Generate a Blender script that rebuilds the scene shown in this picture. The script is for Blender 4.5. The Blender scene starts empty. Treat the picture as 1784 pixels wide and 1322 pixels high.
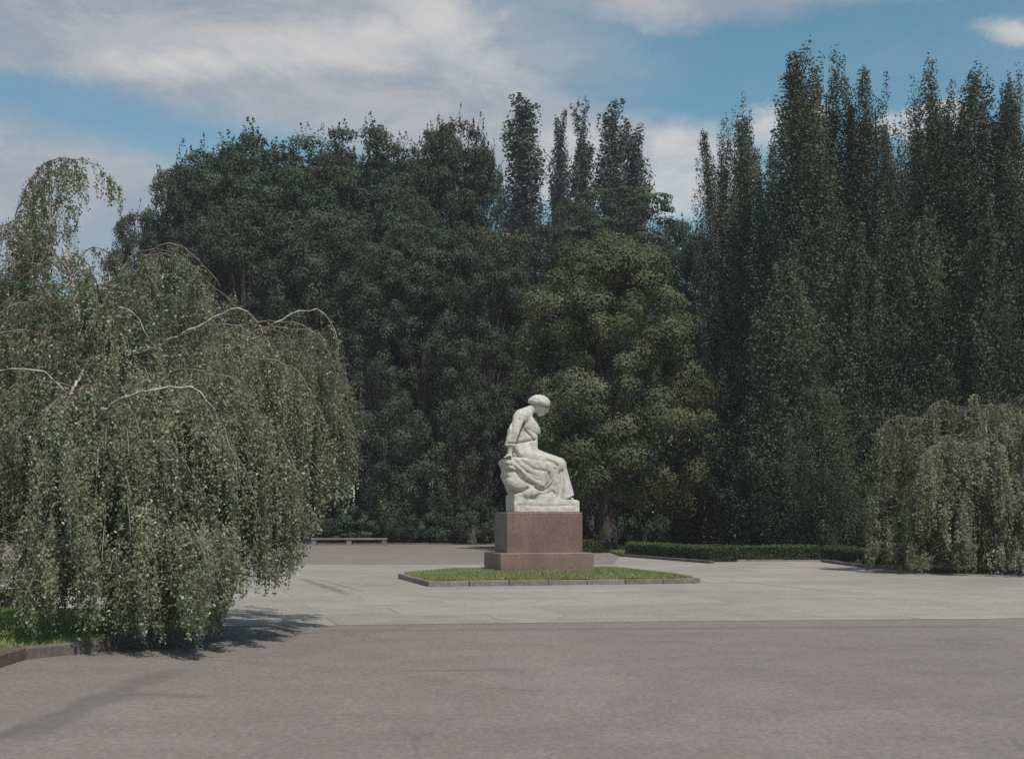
import bpy, math, random
import numpy as np
from math import radians, pi, sin, cos, tan, atan2, sqrt

random.seed(7)
RNG = np.random.default_rng(7)
sc = bpy.context.scene

# ------------------------------------------------------------------ camera
EYE = 1.65
FOC = 2478.0            # focal length in pixels of the 1784 px wide photograph (50 mm lens)
HX, HY = 892.0, 895.0   # vanishing point straight ahead
cam_d = bpy.data.cameras.new("camera")
cam = bpy.data.objects.new("camera", cam_d)
sc.collection.objects.link(cam)
cam.location = (0, 0, EYE)
cam.rotation_euler = (radians(90), 0, 0)
cam_d.lens = 50
cam_d.sensor_width = 36
cam_d.shift_y = (HY - 661.0) / 1784.0
cam_d.clip_end = 3000
sc.camera = cam

# ------------------------------------------------------------------ sun and exposure
SUN_AZ = radians(180 - 27)     # clockwise from straight ahead (+Y)
SUN_EL = radians(57)
sv = (sin(SUN_AZ) * cos(SUN_EL), cos(SUN_AZ) * cos(SUN_EL), sin(SUN_EL))
sun_d = bpy.data.lights.new("sun", 'SUN')
sun_d.energy = 2.6
sun_d.angle = radians(0.6)
sun_d.color = (1.0, 0.94, 0.85)
sun = bpy.data.objects.new("sun", sun_d)
sc.collection.objects.link(sun)
from mathutils import Vector, Matrix
sun.rotation_euler = Vector(sv).to_track_quat('Z', 'Y').to_euler()
sun.location = (20, -30, 60)
sc.view_settings.view_transform = 'Standard'
sc.view_settings.look = 'None'
sc.view_settings.exposure = 0.35
sc.view_settings.gamma = 1.0
sc.view_settings.use_curve_mapping = False
sc.cycles.use_denoising = False


# ------------------------------------------------------------------ node helper
class NT:
    def __init__(self, tree):
        self.t = tree
        self.n = tree.nodes
        self.l = tree.links

    def node(self, kind, **kw):
        nd = self.n.new(kind)
        for k, v in kw.items():
            setattr(nd, k, v)
        return nd

    def put(self, sock, v):
        if isinstance(v, bpy.types.NodeSocket):
            self.l.new(v, sock)
        elif v is not None:
            sock.default_value = v

    def m(self, op, a, b=None, c=None, clamp=False):
        nd = self.node('ShaderNodeMath', operation=op)
        nd.use_clamp = clamp
        self.put(nd.inputs[0], a)
        if b is not None: self.put(nd.inputs[1], b)
        if c is not None: self.put(nd.inputs[2], c)
        return nd.outputs[0]

    def mix(self, f, a, b, mode='MIX'):
        nd = self.node('ShaderNodeMix', data_type='RGBA', blend_type=mode)
        self.put(nd.inputs[0], f)
        for s, v in ((nd.inputs[6], a), (nd.inputs[7], b)):
            self.put(s, (*v, 1) if isinstance(v, tuple) and len(v) == 3 else v)
        return nd.outputs[2]

    def noise(self, vec, scale, detail=4, rough=0.55, dist=0.0):
        nd = self.node('ShaderNodeTexNoise')
        self.put(nd.inputs['Vector'], vec)
        nd.inputs['Scale'].default_value = scale
        nd.inputs['Detail'].default_value = detail
        nd.inputs['Roughness'].default_value = rough
        nd.inputs['Distortion'].default_value = dist
        return nd.outputs[0]

    def map(self, vec, loc=(0, 0, 0), rot=(0, 0, 0), scale=(1, 1, 1)):
        nd = self.node('ShaderNodeMapping')
        self.put(nd.inputs[0], vec)
        nd.inputs[1].default_value = loc
        nd.inputs[2].default_value = rot
        nd.inputs[3].default_value = scale
        return nd.outputs[0]

    def ss(self, v, lo, hi, a=0.0, b=1.0):
        nd = self.node('ShaderNodeMapRange', interpolation_type='SMOOTHSTEP')
        self.put(nd.inputs[0], v)
        nd.inputs[1].default_value = lo
        nd.inputs[2].default_value = hi
        nd.inputs[3].default_value = a
        nd.inputs[4].default_value = b
        return nd.outputs[0]


# ------------------------------------------------------------------ sky (world)
world = bpy.data.worlds.new("World")
sc.world = world
world.use_nodes = True
W = NT(world.node_tree)
W.n.clear()
wout = W.node('ShaderNodeOutputWorld')
bg = W.node('ShaderNodeBackground')
W.l.new(bg.outputs[0], wout.inputs[0])
skyn = W.node('ShaderNodeTexSky', sky_type='NISHITA')
skyn.sun_disc = False
skyn.sun_elevation = SUN_EL
skyn.sun_rotation = SUN_AZ
skyn.air_density = 1.0
skyn.dust_density = 0.6
skyn.ozone_density = 1.4
tc = W.node('ShaderNodeTexCoord')
dirv = tc.outputs['Generated']
warp = W.noise(W.map(dirv, scale=(9, 9, 14)), 1.0, 7, 0.65)
warp2 = W.noise(W.map(dirv, loc=(4, 2, 9), scale=(9, 9, 14)), 1.0, 7, 0.65)
sep = W.node('ShaderNodeSeparateXYZ')
W.l.new(dirv, sep.inputs[0])
az = W.m('ARCTAN2', sep.outputs[0], sep.outputs[1])
el = W.m('ARCSINE', sep.outputs[2])
az = W.m('ADD', az, W.m('MULTIPLY', W.m('SUBTRACT', warp, 0.5), 0.12))
el = W.m('ADD', el, W.m('MULTIPLY', W.m('SUBTRACT', warp2, 0.5), 0.06))


def sky_blob(px, py, rx, ry, rot=0.0, soft=0.35):
    """soft-edged cloud ellipse lying at a fixed direction of the sky"""
    u, v = (px - HX) / FOC, (HY - py) / FOC
    a0, e0 = atan2(u, 1), math.atan(v / sqrt(1 + u * u))
    ca, sa = cos(rot), sin(rot)
    da = W.m('SUBTRACT', az, a0)
    de = W.m('SUBTRACT', el, e0)
    p = W.m('ADD', W.m('MULTIPLY', da, ca), W.m('MULTIPLY', de, sa))
    q = W.m('SUBTRACT', W.m('MULTIPLY', de, ca), W.m('MULTIPLY', da, sa))
    p = W.m('DIVIDE', p, rx / FOC)
    q = W.m('DIVIDE', q, ry / FOC)
    r = W.m('SQRT', W.m('ADD', W.m('MULTIPLY', p, p), W.m('MULTIPLY', q, q)))
    return W.ss(r, 1.0 + soft, 1.0 - soft)


def vmax(lst):
    o = lst[0]
    for x in lst[1:]:
        o = W.m('MAXIMUM', o, x)
    return o


streaks = W.noise(W.map(dirv, rot=(0, radians(8), 0), scale=(7, 7, 17)), 1.0, 8, 0.66, 0.5)
streak_m = W.ss(streaks, 0.38, 0.66)
veil = vmax([
    sky_blob(330, 60, 720, 135, -0.05, 0.40),
    sky_blob(640, 130, 330, 120, -0.25, 0.22),
    sky_blob(800, 230, 420, 75, -0.10, 0.45),
    sky_blob(1330, -22, 420, 40, 0.05, 0.6),
    sky_blob(60, 370, 380, 150, 0.0, 0.6),
])
bright = vmax([
    sky_blob(1225, 300, 120, 75, 0.05, 0.3),
    sky_blob(1000, 290, 110, 60, 0.0, 0.4),
    sky_blob(1590, 205, 70, 24, 0.0, 0.35),
    sky_blob(1360, 205, 60, 40, 0.3, 0.35),
    sky_blob(1785, 55, 85, 20, -0.1, 0.8),
    sky_blob(800, 75, 170, 42, -0.55, 0.75),
    sky_blob(600, 85, 210, 32, 0.0, 0.8),
    sky_blob(330, 110, 190, 26, 0.1, 0.8),
    sky_blob(1900, 300, 200, 60, 0.0, 0.4),
])
blue_hole = vmax([sky_blob(90, 170, 220, 30, -0.12, 0.6), sky_blob(340, 260, 230, 42, -0.25, 0.6), sky_blob(250, 215, 120, 26, -0.3, 0.7)])
# away from the stretch of sky in view the cloud goes on as broken streaks
far_noise = W.ss(W.noise(W.map(dirv, scale=(2.2, 2.2, 6)), 1.0, 7, 0.6, 0.3), 0.45, 0.62)
in_view = sky_blob(892, 450, 1500, 800, 0.0, 0.2)
veil = W.m('MAXIMUM', veil, W.m('MULTIPLY', far_noise, W.m('SUBTRACT', 1.0, in_view)))
veil = W.m('MULTIPLY', veil, W.m('SUBTRACT', 1.0, W.m('MULTIPLY', blue_hole, 0.60)))
veil = W.m('MULTIPLY', veil, W.m('MULTIPLY_ADD', streak_m, 0.30, 0.72))
veil = W.m('MAXIMUM', veil, W.m('MULTIPLY', streak_m, 0.12))
sky_tint = W.mix(1.0, skyn.outputs[0], (0.64, 0.96, 0.88), 'MULTIPLY')
col = W.mix(veil, sky_tint, W.mix(streak_m, (3.1, 3.3, 3.75), (4.0, 4.15, 4.45)))
col = W.mix(W.m('MULTIPLY', bright, W.m('MULTIPLY_ADD', streak_m, 0.4, 0.45)), col, (5.8, 5.7, 5.55))
W.l.new(col, bg.inputs[0])
bg.inputs[1].default_value = 0.088


# ------------------------------------------------------------------ general helpers
def P(px, py, d):
    """place that the photograph shows at pixel (px, py), d metres ahead"""
    return Vector(((px - HX) * d / FOC, d, EYE + (HY - py) * d / FOC))


def G(px, py):
    """ground point seen at a pixel"""
    d = EYE * FOC / (py - HY)
    return Vector(((px - HX) * d / FOC, d, 0.0))


def link(o, parent=None):
    sc.collection.objects.link(o)
    if parent is not None:
        o.parent = parent
    return o


def tag(o, label=None, cat=None, group=None, kind=None):
    if label: o['label'] = label
    if cat: o['category'] = cat
    if group: o['group'] = group
    if kind: o['kind'] = kind
    return o


def empty(name, loc=(0, 0, 0), rz=0.0):
    o = bpy.data.objects.new(name, None)
    o.empty_display_size = 0.3
    o.location = loc
    o.rotation_euler = (0, 0, rz)
    return link(o)


def mesh_np(name, verts, faces, mat=None, smooth=False, tint=None):
    """faces: (N,3) or (N,4) int array"""
    me = bpy.data.meshes.new(name)
    verts = np.asarray(verts, dtype=np.float32)
    faces = np.asarray(faces, dtype=np.int32)
    k = faces.shape[1]
    me.vertices.add(len(verts))
    me.vertices.foreach_set('co', verts.ravel())
    me.loops.add(faces.size)
    me.loops.foreach_set('vertex_index', faces.ravel())
    me.polygons.add(len(faces))
    me.polygons.foreach_set('loop_start', np.arange(0, faces.size, k, dtype=np.int32))
    if smooth:
        me.polygons.foreach_set('use_smooth', np.ones(len(faces), dtype=bool))
    if tint is not None:
        a = me.attributes.new('tint', 'FLOAT', 'FACE')
        a.data.foreach_set('value', np.asarray(tint, dtype=np.float32))
    me.update(calc_edges=True)
    if mat: me.materials.append(mat)
    return me


def ob(name, me, parent=None):
    return link(bpy.data.objects.new(name, me), parent)


def mesh_py(name, verts, faces, mat=None, smooth=False):
    me = bpy.data.meshes.new(name)
    me.from_pydata([tuple(v) for v in verts], [], faces)
    if smooth:
        for p in me.polygons: p.use_smooth = True
    me.update()
    if mat: me.materials.append(mat)
    return me


def box_data(x0, x1, y0, y1, z0, z1, b=0.0, jit=0.0, rnd=random):
    """box with chamfered top and vertical edges"""
    if b <= 0:
        v = [(x0, y0, z0), (x1, y0, z0), (x1, y1, z0), (x0, y1, z0), (x0, y0, z1), (x1, y0, z1), (x1, y1, z1), (x0, y1, z1)]
        f = [(0, 3, 2, 1), (4, 5, 6, 7), (0, 1, 5, 4), (1, 2, 6, 5), (2, 3, 7, 6), (3, 0, 4, 7)]
        return v, f
    v, f = [], []

    def ring(i, z):
        a, c, e, g = x0 + i, x1 - i, y0 + i, y1 - i
        return [(a + b, e, z), (c - b, e, z), (c, e + b, z), (c, g - b, z), (c - b, g, z), (a + b, g, z), (a, g - b, z), (a, e + b, z)]
    v += ring(0, z0) + ring(0, z1 - b) + ring(b, z1)
    v = [(p[0] + rnd.uniform(-jit, jit), p[1] + rnd.uniform(-jit, jit), p[2] + (rnd.uniform(-jit, jit) if p[2] > z0 else 0)) for p in v]
    f.append(tuple(range(7, -1, -1)))
    for r in (0, 8):
        for k in range(8):
            f.append((r + k, r + (k + 1) % 8, r + 8 + (k + 1) % 8, r + 8 + k))
    f.append(tuple(range(16, 24)))
    return v, f


def tube_np(paths, sides=5):
    """paths: list of (points (n,3), radii (n,)) -> verts, quads"""
    V, F = [], []
    base = 0
    ang = np.arange(sides) * 2 * pi / sides
    for pts, rad in paths:
        pts = np.asarray(pts, float)
        rad = np.asarray(rad, float)
        n = len(pts)
        tg = np.gradient(pts, axis=0)
        tg /= np.linalg.norm(tg, axis=1)[:, None] + 1e-9
        ref = np.tile([0.31, 0.17, 0.93], (n, 1))
        bad = np.abs((tg * ref).sum(1)) > 0.93
        if bad.mean() > 0.3:
            ref[:] = [0.97, 0.2, 0.1]
        a = np.cross(tg, ref); a /= np.linalg.norm(a, axis=1)[:, None] + 1e-9
        b = np.cross(tg, a)
        ring = pts[:, None, :] + rad[:, None, None] * (np.cos(ang)[None, :, None] * a[:, None, :] + np.sin(ang)[None, :, None] * b[:, None, :])
        V.append(ring.reshape(-1, 3))
        i = np.arange(n - 1)[:, None] * sides
        k = np.arange(sides)[None, :]
        k2 = (k + 1) % sides
        F.append(np.stack([i + k, i + k2, i + sides + k2, i + sides + k], -1).reshape(-1, 4) + base)
        base += n * sides
    return np.concatenate(V), np.concatenate(F)


def leaves_np(c, size, rng, up=0.0, out=None, droop=None, aspect=0.62, wild=1.0):
    """leaf-sized kites at centres c. returns verts, quads"""
    n = len(c)
    size = np.broadcast_to(np.asarray(size, float), (n,))
    nrm = rng.normal(size=(n, 3)) * wild
    nrm[:, 2] += up * wild
    if out is not None:
        nrm += out
    nrm /= np.linalg.norm(nrm, axis=1)[:, None] + 1e-9
    u = rng.normal(size=(n, 3))
    if droop is not None:
        u[:, 2] -= droop
    u -= nrm * (u * nrm).sum(1)[:, None]
    u /= np.linalg.norm(u, axis=1)[:, None] + 1e-9
    v = np.cross(nrm, u)
    s = size[:, None]
    V = np.stack([c - u * s * 0.5, c + v * s * 0.5 * aspect - u * s * 0.08, c + u * s * 0.5 - nrm * s * 0.12, c - v * s * 0.5 * aspect - u * s * 0.08], 1).reshape(-1, 3)
    F = np.arange(n * 4).reshape(-1, 4)
    return V, F


# ------------------------------------------------------------------ materials
def new_mat(name):
    m = bpy.data.materials.new(name)
    m.use_nodes = True
    t = NT(m.node_tree)
    bs = t.n['Principled BSDF']
    return m, t, bs


def leaf_mat(name, dark, light, gloss=0.65, transl=0.16, spec=0.12):
    m, t, bs = new_mat(name)
    at = t.node('ShaderNodeAttribute', attribute_name='tint')
    oi = t.node('ShaderNodeObjectInfo')
    geo = t.node('ShaderNodeNewGeometry')
    big = t.noise(geo.outputs['Position'], 0.35, 3, 0.5)
    f = t.m('ADD', t.m('MULTIPLY', at.outputs['Fac'], 0.75), t.m('MULTIPLY', t.m('SUBTRACT', big, 0.5), 0.9), clamp=True)
    c = t.mix(f, dark, light)
    # each tree a little lighter or darker, yellower or bluer than the next
    hv = t.node('ShaderNodeHueSaturation')
    t.put(hv.inputs['Hue'], t.m('MULTIPLY_ADD', oi.outputs['Random'], 0.05, 0.475))
    t.put(hv.inputs['Value'], t.m('MULTIPLY_ADD', oi.outputs['Random'], 0.35, 0.83))
    hv.inputs['Saturation'].default_value = 1.0
    t.put(hv.inputs['Color'], c)
    c = hv.outputs[0]
    t.put(bs.inputs['Base Color'], c)
    bs.inputs['Roughness'].default_value = gloss
    bs.inputs['Specular IOR Level'].default_value = spec
    tr = t.node('ShaderNodeBsdfTranslucent')
    t.put(tr.inputs[0], t.mix(1.0, c, (1.1, 1.2, 0.6), 'MULTIPLY'))
    mx = t.node('ShaderNodeMixShader')
    mx.inputs[0].default_value = transl
    t.l.new(bs.outputs[0], mx.inputs[1])
    t.l.new(tr.outputs[0], mx.inputs[2])
    t.l.new(mx.outputs[0], t.n['Material Output'].inputs[0])
    return m


M = {}
M['leaf_round'] = leaf_mat('maple leaves', (0.040, 0.055, 0.037), (0.130, 0.155, 0.103))
M['leaf_poplar'] = leaf_mat('poplar leaves', (0.036, 0.045, 0.030), (0.190, 0.210, 0.140))
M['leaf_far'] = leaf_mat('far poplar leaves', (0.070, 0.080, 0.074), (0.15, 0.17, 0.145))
M['leaf_chestnut'] = leaf_mat('chestnut leaves', (0.068, 0.090, 0.046), (0.250, 0.285, 0.155))
M['leaf_birch'] = leaf_mat('birch leaves', (0.12, 0.145, 0.085), (0.37, 0.40, 0.25), 0.42, 0.3, 0.5)
M['leaf_birch2'] = leaf_mat('olive birch leaves', (0.115, 0.130, 0.082), (0.34, 0.35, 0.235), 0.5, 0.3)
M['leaf_hedge'] = leaf_mat('hedge leaves', (0.045, 0.070, 0.032), (0.15, 0.20, 0.085))
M['leaf_shrub'] = leaf_mat('shrub leaves', (0.040, 0.062, 0.042), (0.12, 0.16, 0.10))
M['grass'] = leaf_mat('grass blades', (0.20, 0.215, 0.085), (0.42, 0.43, 0.20), 0.6, 0.25)


def bark(name, a, b, scale=3.0, stretch=(1, 1, 0.25), rough=0.85, bump=0.4):
    m, t, bs = new_mat(name)
    co = t.node('ShaderNodeTexCoord').outputs['Object']
    n = t.noise(t.map(co, scale=stretch), scale, 6, 0.65)
    t.put(bs.inputs['Base Color'], t.mix(t.ss(n, 0.38, 0.62), a, b))
    bs.inputs['Roughness'].default_value = rough
    bm = t.node('ShaderNodeBump')
    bm.inputs['Strength'].default_value = bump
    bm.inputs['Distance'].default_value = 0.02
    t.put(bm.inputs['Height'], n)
    t.l.new(bm.outputs[0], bs.inputs['Normal'])
    return m


M['bark'] = bark('grey brown bark', (0.035, 0.030, 0.026), (0.11, 0.095, 0.08))
M['birch_bark'] = bark('white birch bark', (0.20, 0.15, 0.125), (0.62, 0.54, 0.48), 9.0, (1, 1, 2.2))
M['twig'] = bark('brown birch twigs', (0.15, 0.108, 0.09), (0.30, 0.225, 0.195), 4.0)


def stone(name, a, b, speck, rough=0.7, bump=0.25, speck_scale=55, stain=0.3):
    m, t, bs = new_mat(name)
    co = t.node('ShaderNodeTexCoord').outputs['Object']
    oi = t.node('ShaderNodeObjectInfo')
    big = t.noise(co, 1.3, 5, 0.6)
    c = t.mix(t.ss(big, 0.35, 0.68), a, b)
    vo = t.node('ShaderNodeTexVoronoi')
    t.put(vo.inputs['Vector'], co)
    vo.inputs['Scale'].default_value = speck_scale
    sp = t.ss(t.noise(co, speck_scale * 0.6, 3, 0.7), 0.52, 0.62)
    c = t.mix(t.m('MULTIPLY', sp, 0.6), c, speck)
    sp2 = t.ss(t.noise(t.map(co, loc=(7, 3, 1)), speck_scale * 0.35, 3, 0.8), 0.50, 0.66)
    c = t.mix(t.m('MULTIPLY', sp2, 0.4), c, tuple(min(1, x * 1.5) for x in b))
    # rain streaks, drawn out downwards
    st = t.ss(t.noise(t.map(co, scale=(6, 6, 0.8)), 1.0, 4, 0.6), 0.55, 0.75)
    c = t.mix(t.m('MULTIPLY', st, stain), c, tuple(x * 0.55 for x in a))
    br = t.node('ShaderNodeBrightContrast')
    t.put(br.inputs[0], c)
    t.put(br.inputs[1], t.m('MULTIPLY_ADD', oi.outputs['Random'], 0.05, -0.025))
    t.put(bs.inputs['Base Color'], br.outputs[0])
    bs.inputs['Roughness'].default_value = rough
    bm = t.node('ShaderNodeBump')
    bm.inputs['Strength'].default_value = bump
    bm.inputs['Distance'].default_value = 0.01
    t.put(bm.inputs['Height'], t.noise(co, 28, 6, 0.7))
    t.l.new(bm.outputs[0], bs.inputs['Normal'])
    return m


M['granite'] = stone('red brown granite', (0.160, 0.092, 0.074), (0.225, 0.138, 0.113), (0.07, 0.045, 0.045), 0.55, 0.1, 60, 0.22)
M['kerb'] = stone('grey kerb granite', (0.165, 0.135, 0.122), (0.25, 0.212, 0.19), (0.09, 0.075, 0.07), 0.8, 0.3, 40, 0.35)
M['kerb_dark'] = stone('dark weathered kerb stone', (0.10, 0.080, 0.075), (0.17, 0.135, 0.125), (0.06, 0.05, 0.05), 0.85, 0.3, 40, 0.4)
M['marble'] = stone('weathered pale limestone', (0.45, 0.418, 0.375), (0.60, 0.56, 0.505), (0.36, 0.34, 0.30), 0.85, 0.7, 22, 0.3)


def ground_mat(name, a, b, kind):
    m, t, bs = new_mat(name)
    co = t.node('ShaderNodeNewGeometry').outputs['Position']
    fine = t.noise(co, 24, 5, 0.75)
    fine2 = t.noise(co, 75, 3, 0.8)
    mid = t.noise(co, 1.1, 6, 0.62)
    wide = t.noise(t.map(co, scale=(0.22, 0.10, 1)), 1.0, 5, 0.6)
    f = t.m('ADD', t.m('MULTIPLY', t.ss(mid, 0.3, 0.7), 0.5), t.m('MULTIPLY', t.ss(wide, 0.32, 0.68), 0.5))
    c = t.mix(f, a, b)
    c = t.mix(t.m('MULTIPLY', t.ss(fine, 0.46, 0.66), 0.40), c, tuple(x * 0.55 for x in a))
    c = t.mix(t.m('MULTIPLY', t.ss(fine2, 0.55, 0.72), 0.45), c, tuple(min(1, x * 1.55) for x in b))
    g1 = t.noise(t.map(co, scale=(1, 0.5, 1)), 17, 4, 0.85)
    g2 = t.noise(t.map(co, scale=(1, 0.3, 1)), 3.5, 4, 0.75)
    c = t.mix(t.m('MULTIPLY', t.ss(g1, 0.42, 0.68), 0.30), c, tuple(x * 0.50 for x in a))
    c = t.mix(t.m('MULTIPLY', t.ss(g1, 0.50, 0.34), 0.22), c, tuple(min(1, x * 1.4) for x in b))
    c = t.mix(t.m('MULTIPLY', t.ss(g2, 0.46, 0.70), 0.12), c, tuple(x * 0.62 for x in a))
    h = t.m('ADD', t.m('MULTIPLY', fine, 0.6), t.m('MULTIPLY', fine2, 0.4))
    if kind in ('paving', 'apron'):
        br = t.node('ShaderNodeTexBrick')
        t.put(br.inputs['Vector'], t.map(co, rot=(0, 0, radians(-14)), scale=(1, 1, 1)))
        br.inputs['Scale'].default_value = 1.0
        br.inputs['Brick Width'].default_value = 2.6
        br.inputs['Row Height'].default_value = 1.9
        br.inputs['Mortar Size'].default_value = 0.022
        br.inputs['Mortar Smooth'].default_value = 0.6
        br.inputs['Color1'].default_value = (1, 1, 1, 1)
        br.inputs['Color2'].default_value = (0.80, 0.81, 0.83, 1)
        br.inputs['Mortar'].default_value = (0.93, 0.93, 0.93, 1)
        c = t.mix(0.8, c, br.outputs[0], 'MULTIPLY')
        broken = t.ss(t.noise(co, 0.55, 3, 0.6), 0.40, 0.62)
        c = t.mix(t.m('MULTIPLY', t.m('MULTIPLY', br.outputs['Fac'], broken), 0.8), c, tuple(x * 0.5 for x in a))
    stain = t.ss(t.noise(t.map(co, loc=(3, 8, 0), scale=(0.7, 0.45, 1)), 1.0, 7, 0.7, 0.6), 0.54, 0.66)
    c = t.mix(t.m('MULTIPLY', stain, 0.20), c, tuple(x * 0.66 for x in a))
    # wandering cracks and sealed seams
    w = t.m('MULTIPLY_ADD', t.noise(co, 0.8, 5, 0.65), 1.0, 0.0)
    vo = t.node('ShaderNodeTexVoronoi', feature='DISTANCE_TO_EDGE')
    mv = t.node('ShaderNodeVectorMath', operation='ADD')
    t.l.new(co, mv.inputs[0])
    cx = t.node('ShaderNodeCombineXYZ')
    t.put(cx.inputs[0], w); t.put(cx.inputs[1], w)
    t.l.new(cx.outputs[0], mv.inputs[1])
    t.put(vo.inputs['Vector'], mv.outputs[0])
    vo.inputs['Scale'].default_value = 0.21 if kind != 'paving' else 0.3
    crack = t.m('MULTIPLY', t.ss(vo.outputs['Distance'], 0.008, 0.002), t.ss(t.noise(co, 0.35, 2, 0.5), 0.50, 0.62))
    c = t.mix(t.m('MULTIPLY', crack, 0.25), c, tuple(x * 0.35 for x in a))

    def mark(p0, p1, width, strength, soft=1.0):
        """worn tyre mark or sealed seam along a line on the ground"""
        nonlocal c
        ax, ay = p0[0], p0[1]
        dx, dy = p1[0] - ax, p1[1] - ay
        L = sqrt(dx * dx + dy * dy)
        s = t.node('ShaderNodeSeparateXYZ')
        t.l.new(co, s.inputs[0])
        X = t.m('SUBTRACT', s.outputs[0], ax)
        Y = t.m('SUBTRACT', s.outputs[1], ay)
        al = t.m('DIVIDE', t.m('ADD', t.m('MULTIPLY', X, dx / L), t.m('MULTIPLY', Y, dy / L)), L)
        ac = t.m('ABSOLUTE', t.m('ADD', t.m('MULTIPLY', Y, dx / L), t.m('MULTIPLY', X, -dy / L)))
        ac = t.m('ADD', ac, t.m('MULTIPLY', t.m('SUBTRACT', t.noise(co, 1.3, 4, 0.6), 0.5), width * 1.4))
        k = t.m('MULTIPLY', t.ss(ac, width, width * 0.3), t.m('MULTIPLY', t.ss(al, -0.05, 0.12), t.ss(al, 1.05, 0.85)))
        k = t.m('MULTIPLY', k, t.m('MULTIPLY_ADD', t.noise(co, 5, 3, 0.6), 0.6, 0.5))
        c = t.mix(t.m('MULTIPLY', k, strength), c, tuple(x * 0.5 for x in a))
    if kind == 'asphalt':
        mark(G(0, 1292), G(300, 1165), 0.28, 0.55)
        mark(G(690, 1168), G(910, 1165), 0.05, 0.7)
        mark(G(230, 1207), G(370, 1212), 0.16, 0.5)
        mark(G(560, 1098), G(1784, 1090), 0.30, 0.35)
    if kind == 'paving':
        mark(G(525, 1008), G(610, 1036), 0.20, 0.8)
        mark(G(555, 1009), G(635, 1031), 0.10, 0.6)
        mark(G(1235, 1008), G(1450, 1030), 0.09, 0.8)
        mark(G(1255, 1014), G(1400, 1018), 0.12, 0.35)
        mark(G(700, 1034), G(1240, 1030), 0.22, 0.35)
        mark(G(1050, 1064), G(1120, 1070), 0.04, 0.7)
        mark(G(500, 1060), G(760, 1052), 0.12, 0.3)
    t.put(bs.inputs['Base Color'], c)
    bs.inputs['Roughness'].default_value = 0.9
    bs.inputs['Specular IOR Level'].default_value = 0.25
    bm = t.node('ShaderNodeBump')
    bm.inputs['Strength'].default_value = 0.5
    bm.inputs['Distance'].default_value = 0.012
    t.put(bm.inputs['Height'], h)
    t.l.new(bm.outputs[0], bs.inputs['Normal'])
    return m


M['asphalt'] = ground_mat('old grey asphalt', (0.212, 0.182, 0.165), (0.282, 0.245, 0.225), 'asphalt')
M['asphalt_far'] = ground_mat('far asphalt', (0.215, 0.187, 0.168), (0.285, 0.25, 0.225), 'far')
M['paving'] = ground_mat('pale worn paving', (0.32, 0.287, 0.252), (0.45, 0.412, 0.362), 'paving')


def soil_mat(name, a, b, scale=2.0):
    m, t, bs = new_mat(name)
    co = t.node('ShaderNodeNewGeometry').outputs['Position']
    n = t.noise(co, scale, 8, 0.7)
    t.put(bs.inputs['Base Color'], t.mix(t.ss(n, 0.35, 0.65), a, b))
    bs.inputs['Roughness'].default_value = 1.0
    bm = t.node('ShaderNodeBump')
    bm.inputs['Strength'].default_value = 0.6
    bm.inputs['Distance'].default_value = 0.05
    t.put(bm.inputs['Height'], n)
    t.l.new(bm.outputs[0], bs.inputs['Normal'])
    return m


M['forest_floor'] = soil_mat('forest floor', (0.030, 0.026, 0.018), (0.045, 0.055, 0.022))
M['turf'] = soil_mat('turf soil', (0.10, 0.11, 0.045), (0.19, 0.205, 0.08), 6.0)

# ------------------------------------------------------------------ ground sheets
def sheet(name, pts, z, mat, cuts=1):
    v = [(p[0], p[1], z) for p in pts]
    return ob(name, mesh_py(name, v, [tuple(range(len(v)))], mat))


tag(sheet('ground', [(-900, -600), (900, -600), (900, 1600), (-900, 1600)], -0.012, M['forest_floor']), kind='structure')
eL, eR = G(600, 1088), G(1784, 1076)
slope = (eR.y - eL.y) / (eR.x - eL.x)
ed = lambda x: eL.y + slope * (x - eL.x)
tag(sheet('asphalt_forecourt', [(-60, -40), (60, -40), (60, ed(60) + 0.6), (-60, ed(-60) + 0.6)], -0.004, M['asphalt']), kind='structure')
# pale plaza: from the seam to behind the statue; its right end runs along the planted beds
rs = random.Random(4)
seam = [(x * 0.5, ed(x * 0.5) + rs.uniform(-0.07, 0.07) + 0.08 * sin(x * 0.31)) for x in range(-120, 121)]
pv = list(seam) + [(60, 40.5)]
pv += [tuple(G(px, py)[:2]) for px, py in ((1784, 999), (1640, 997), (1520, 990), (1432, 979), (1430, 977), (1238, 977), (1236, 981), (1078, 969))]
pv += [(G(1040, 969).x, 46.3), (-60, 46.3)]
tag(sheet('paved_plaza', pv, 0.0, M['paving']), kind='structure')
far = [(-60, 46.3), (G(1040, 969).x, 46.3), tuple(G(1078, 969)[:2]), tuple(G(1062, 962)[:2]), tuple(G(1010, 952)[:2]), tuple(G(880, 948)[:2]), (-60, 78)]
tag(sheet('far_asphalt_path', far, -0.0041, M['asphalt_far']), kind='structure')

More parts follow.
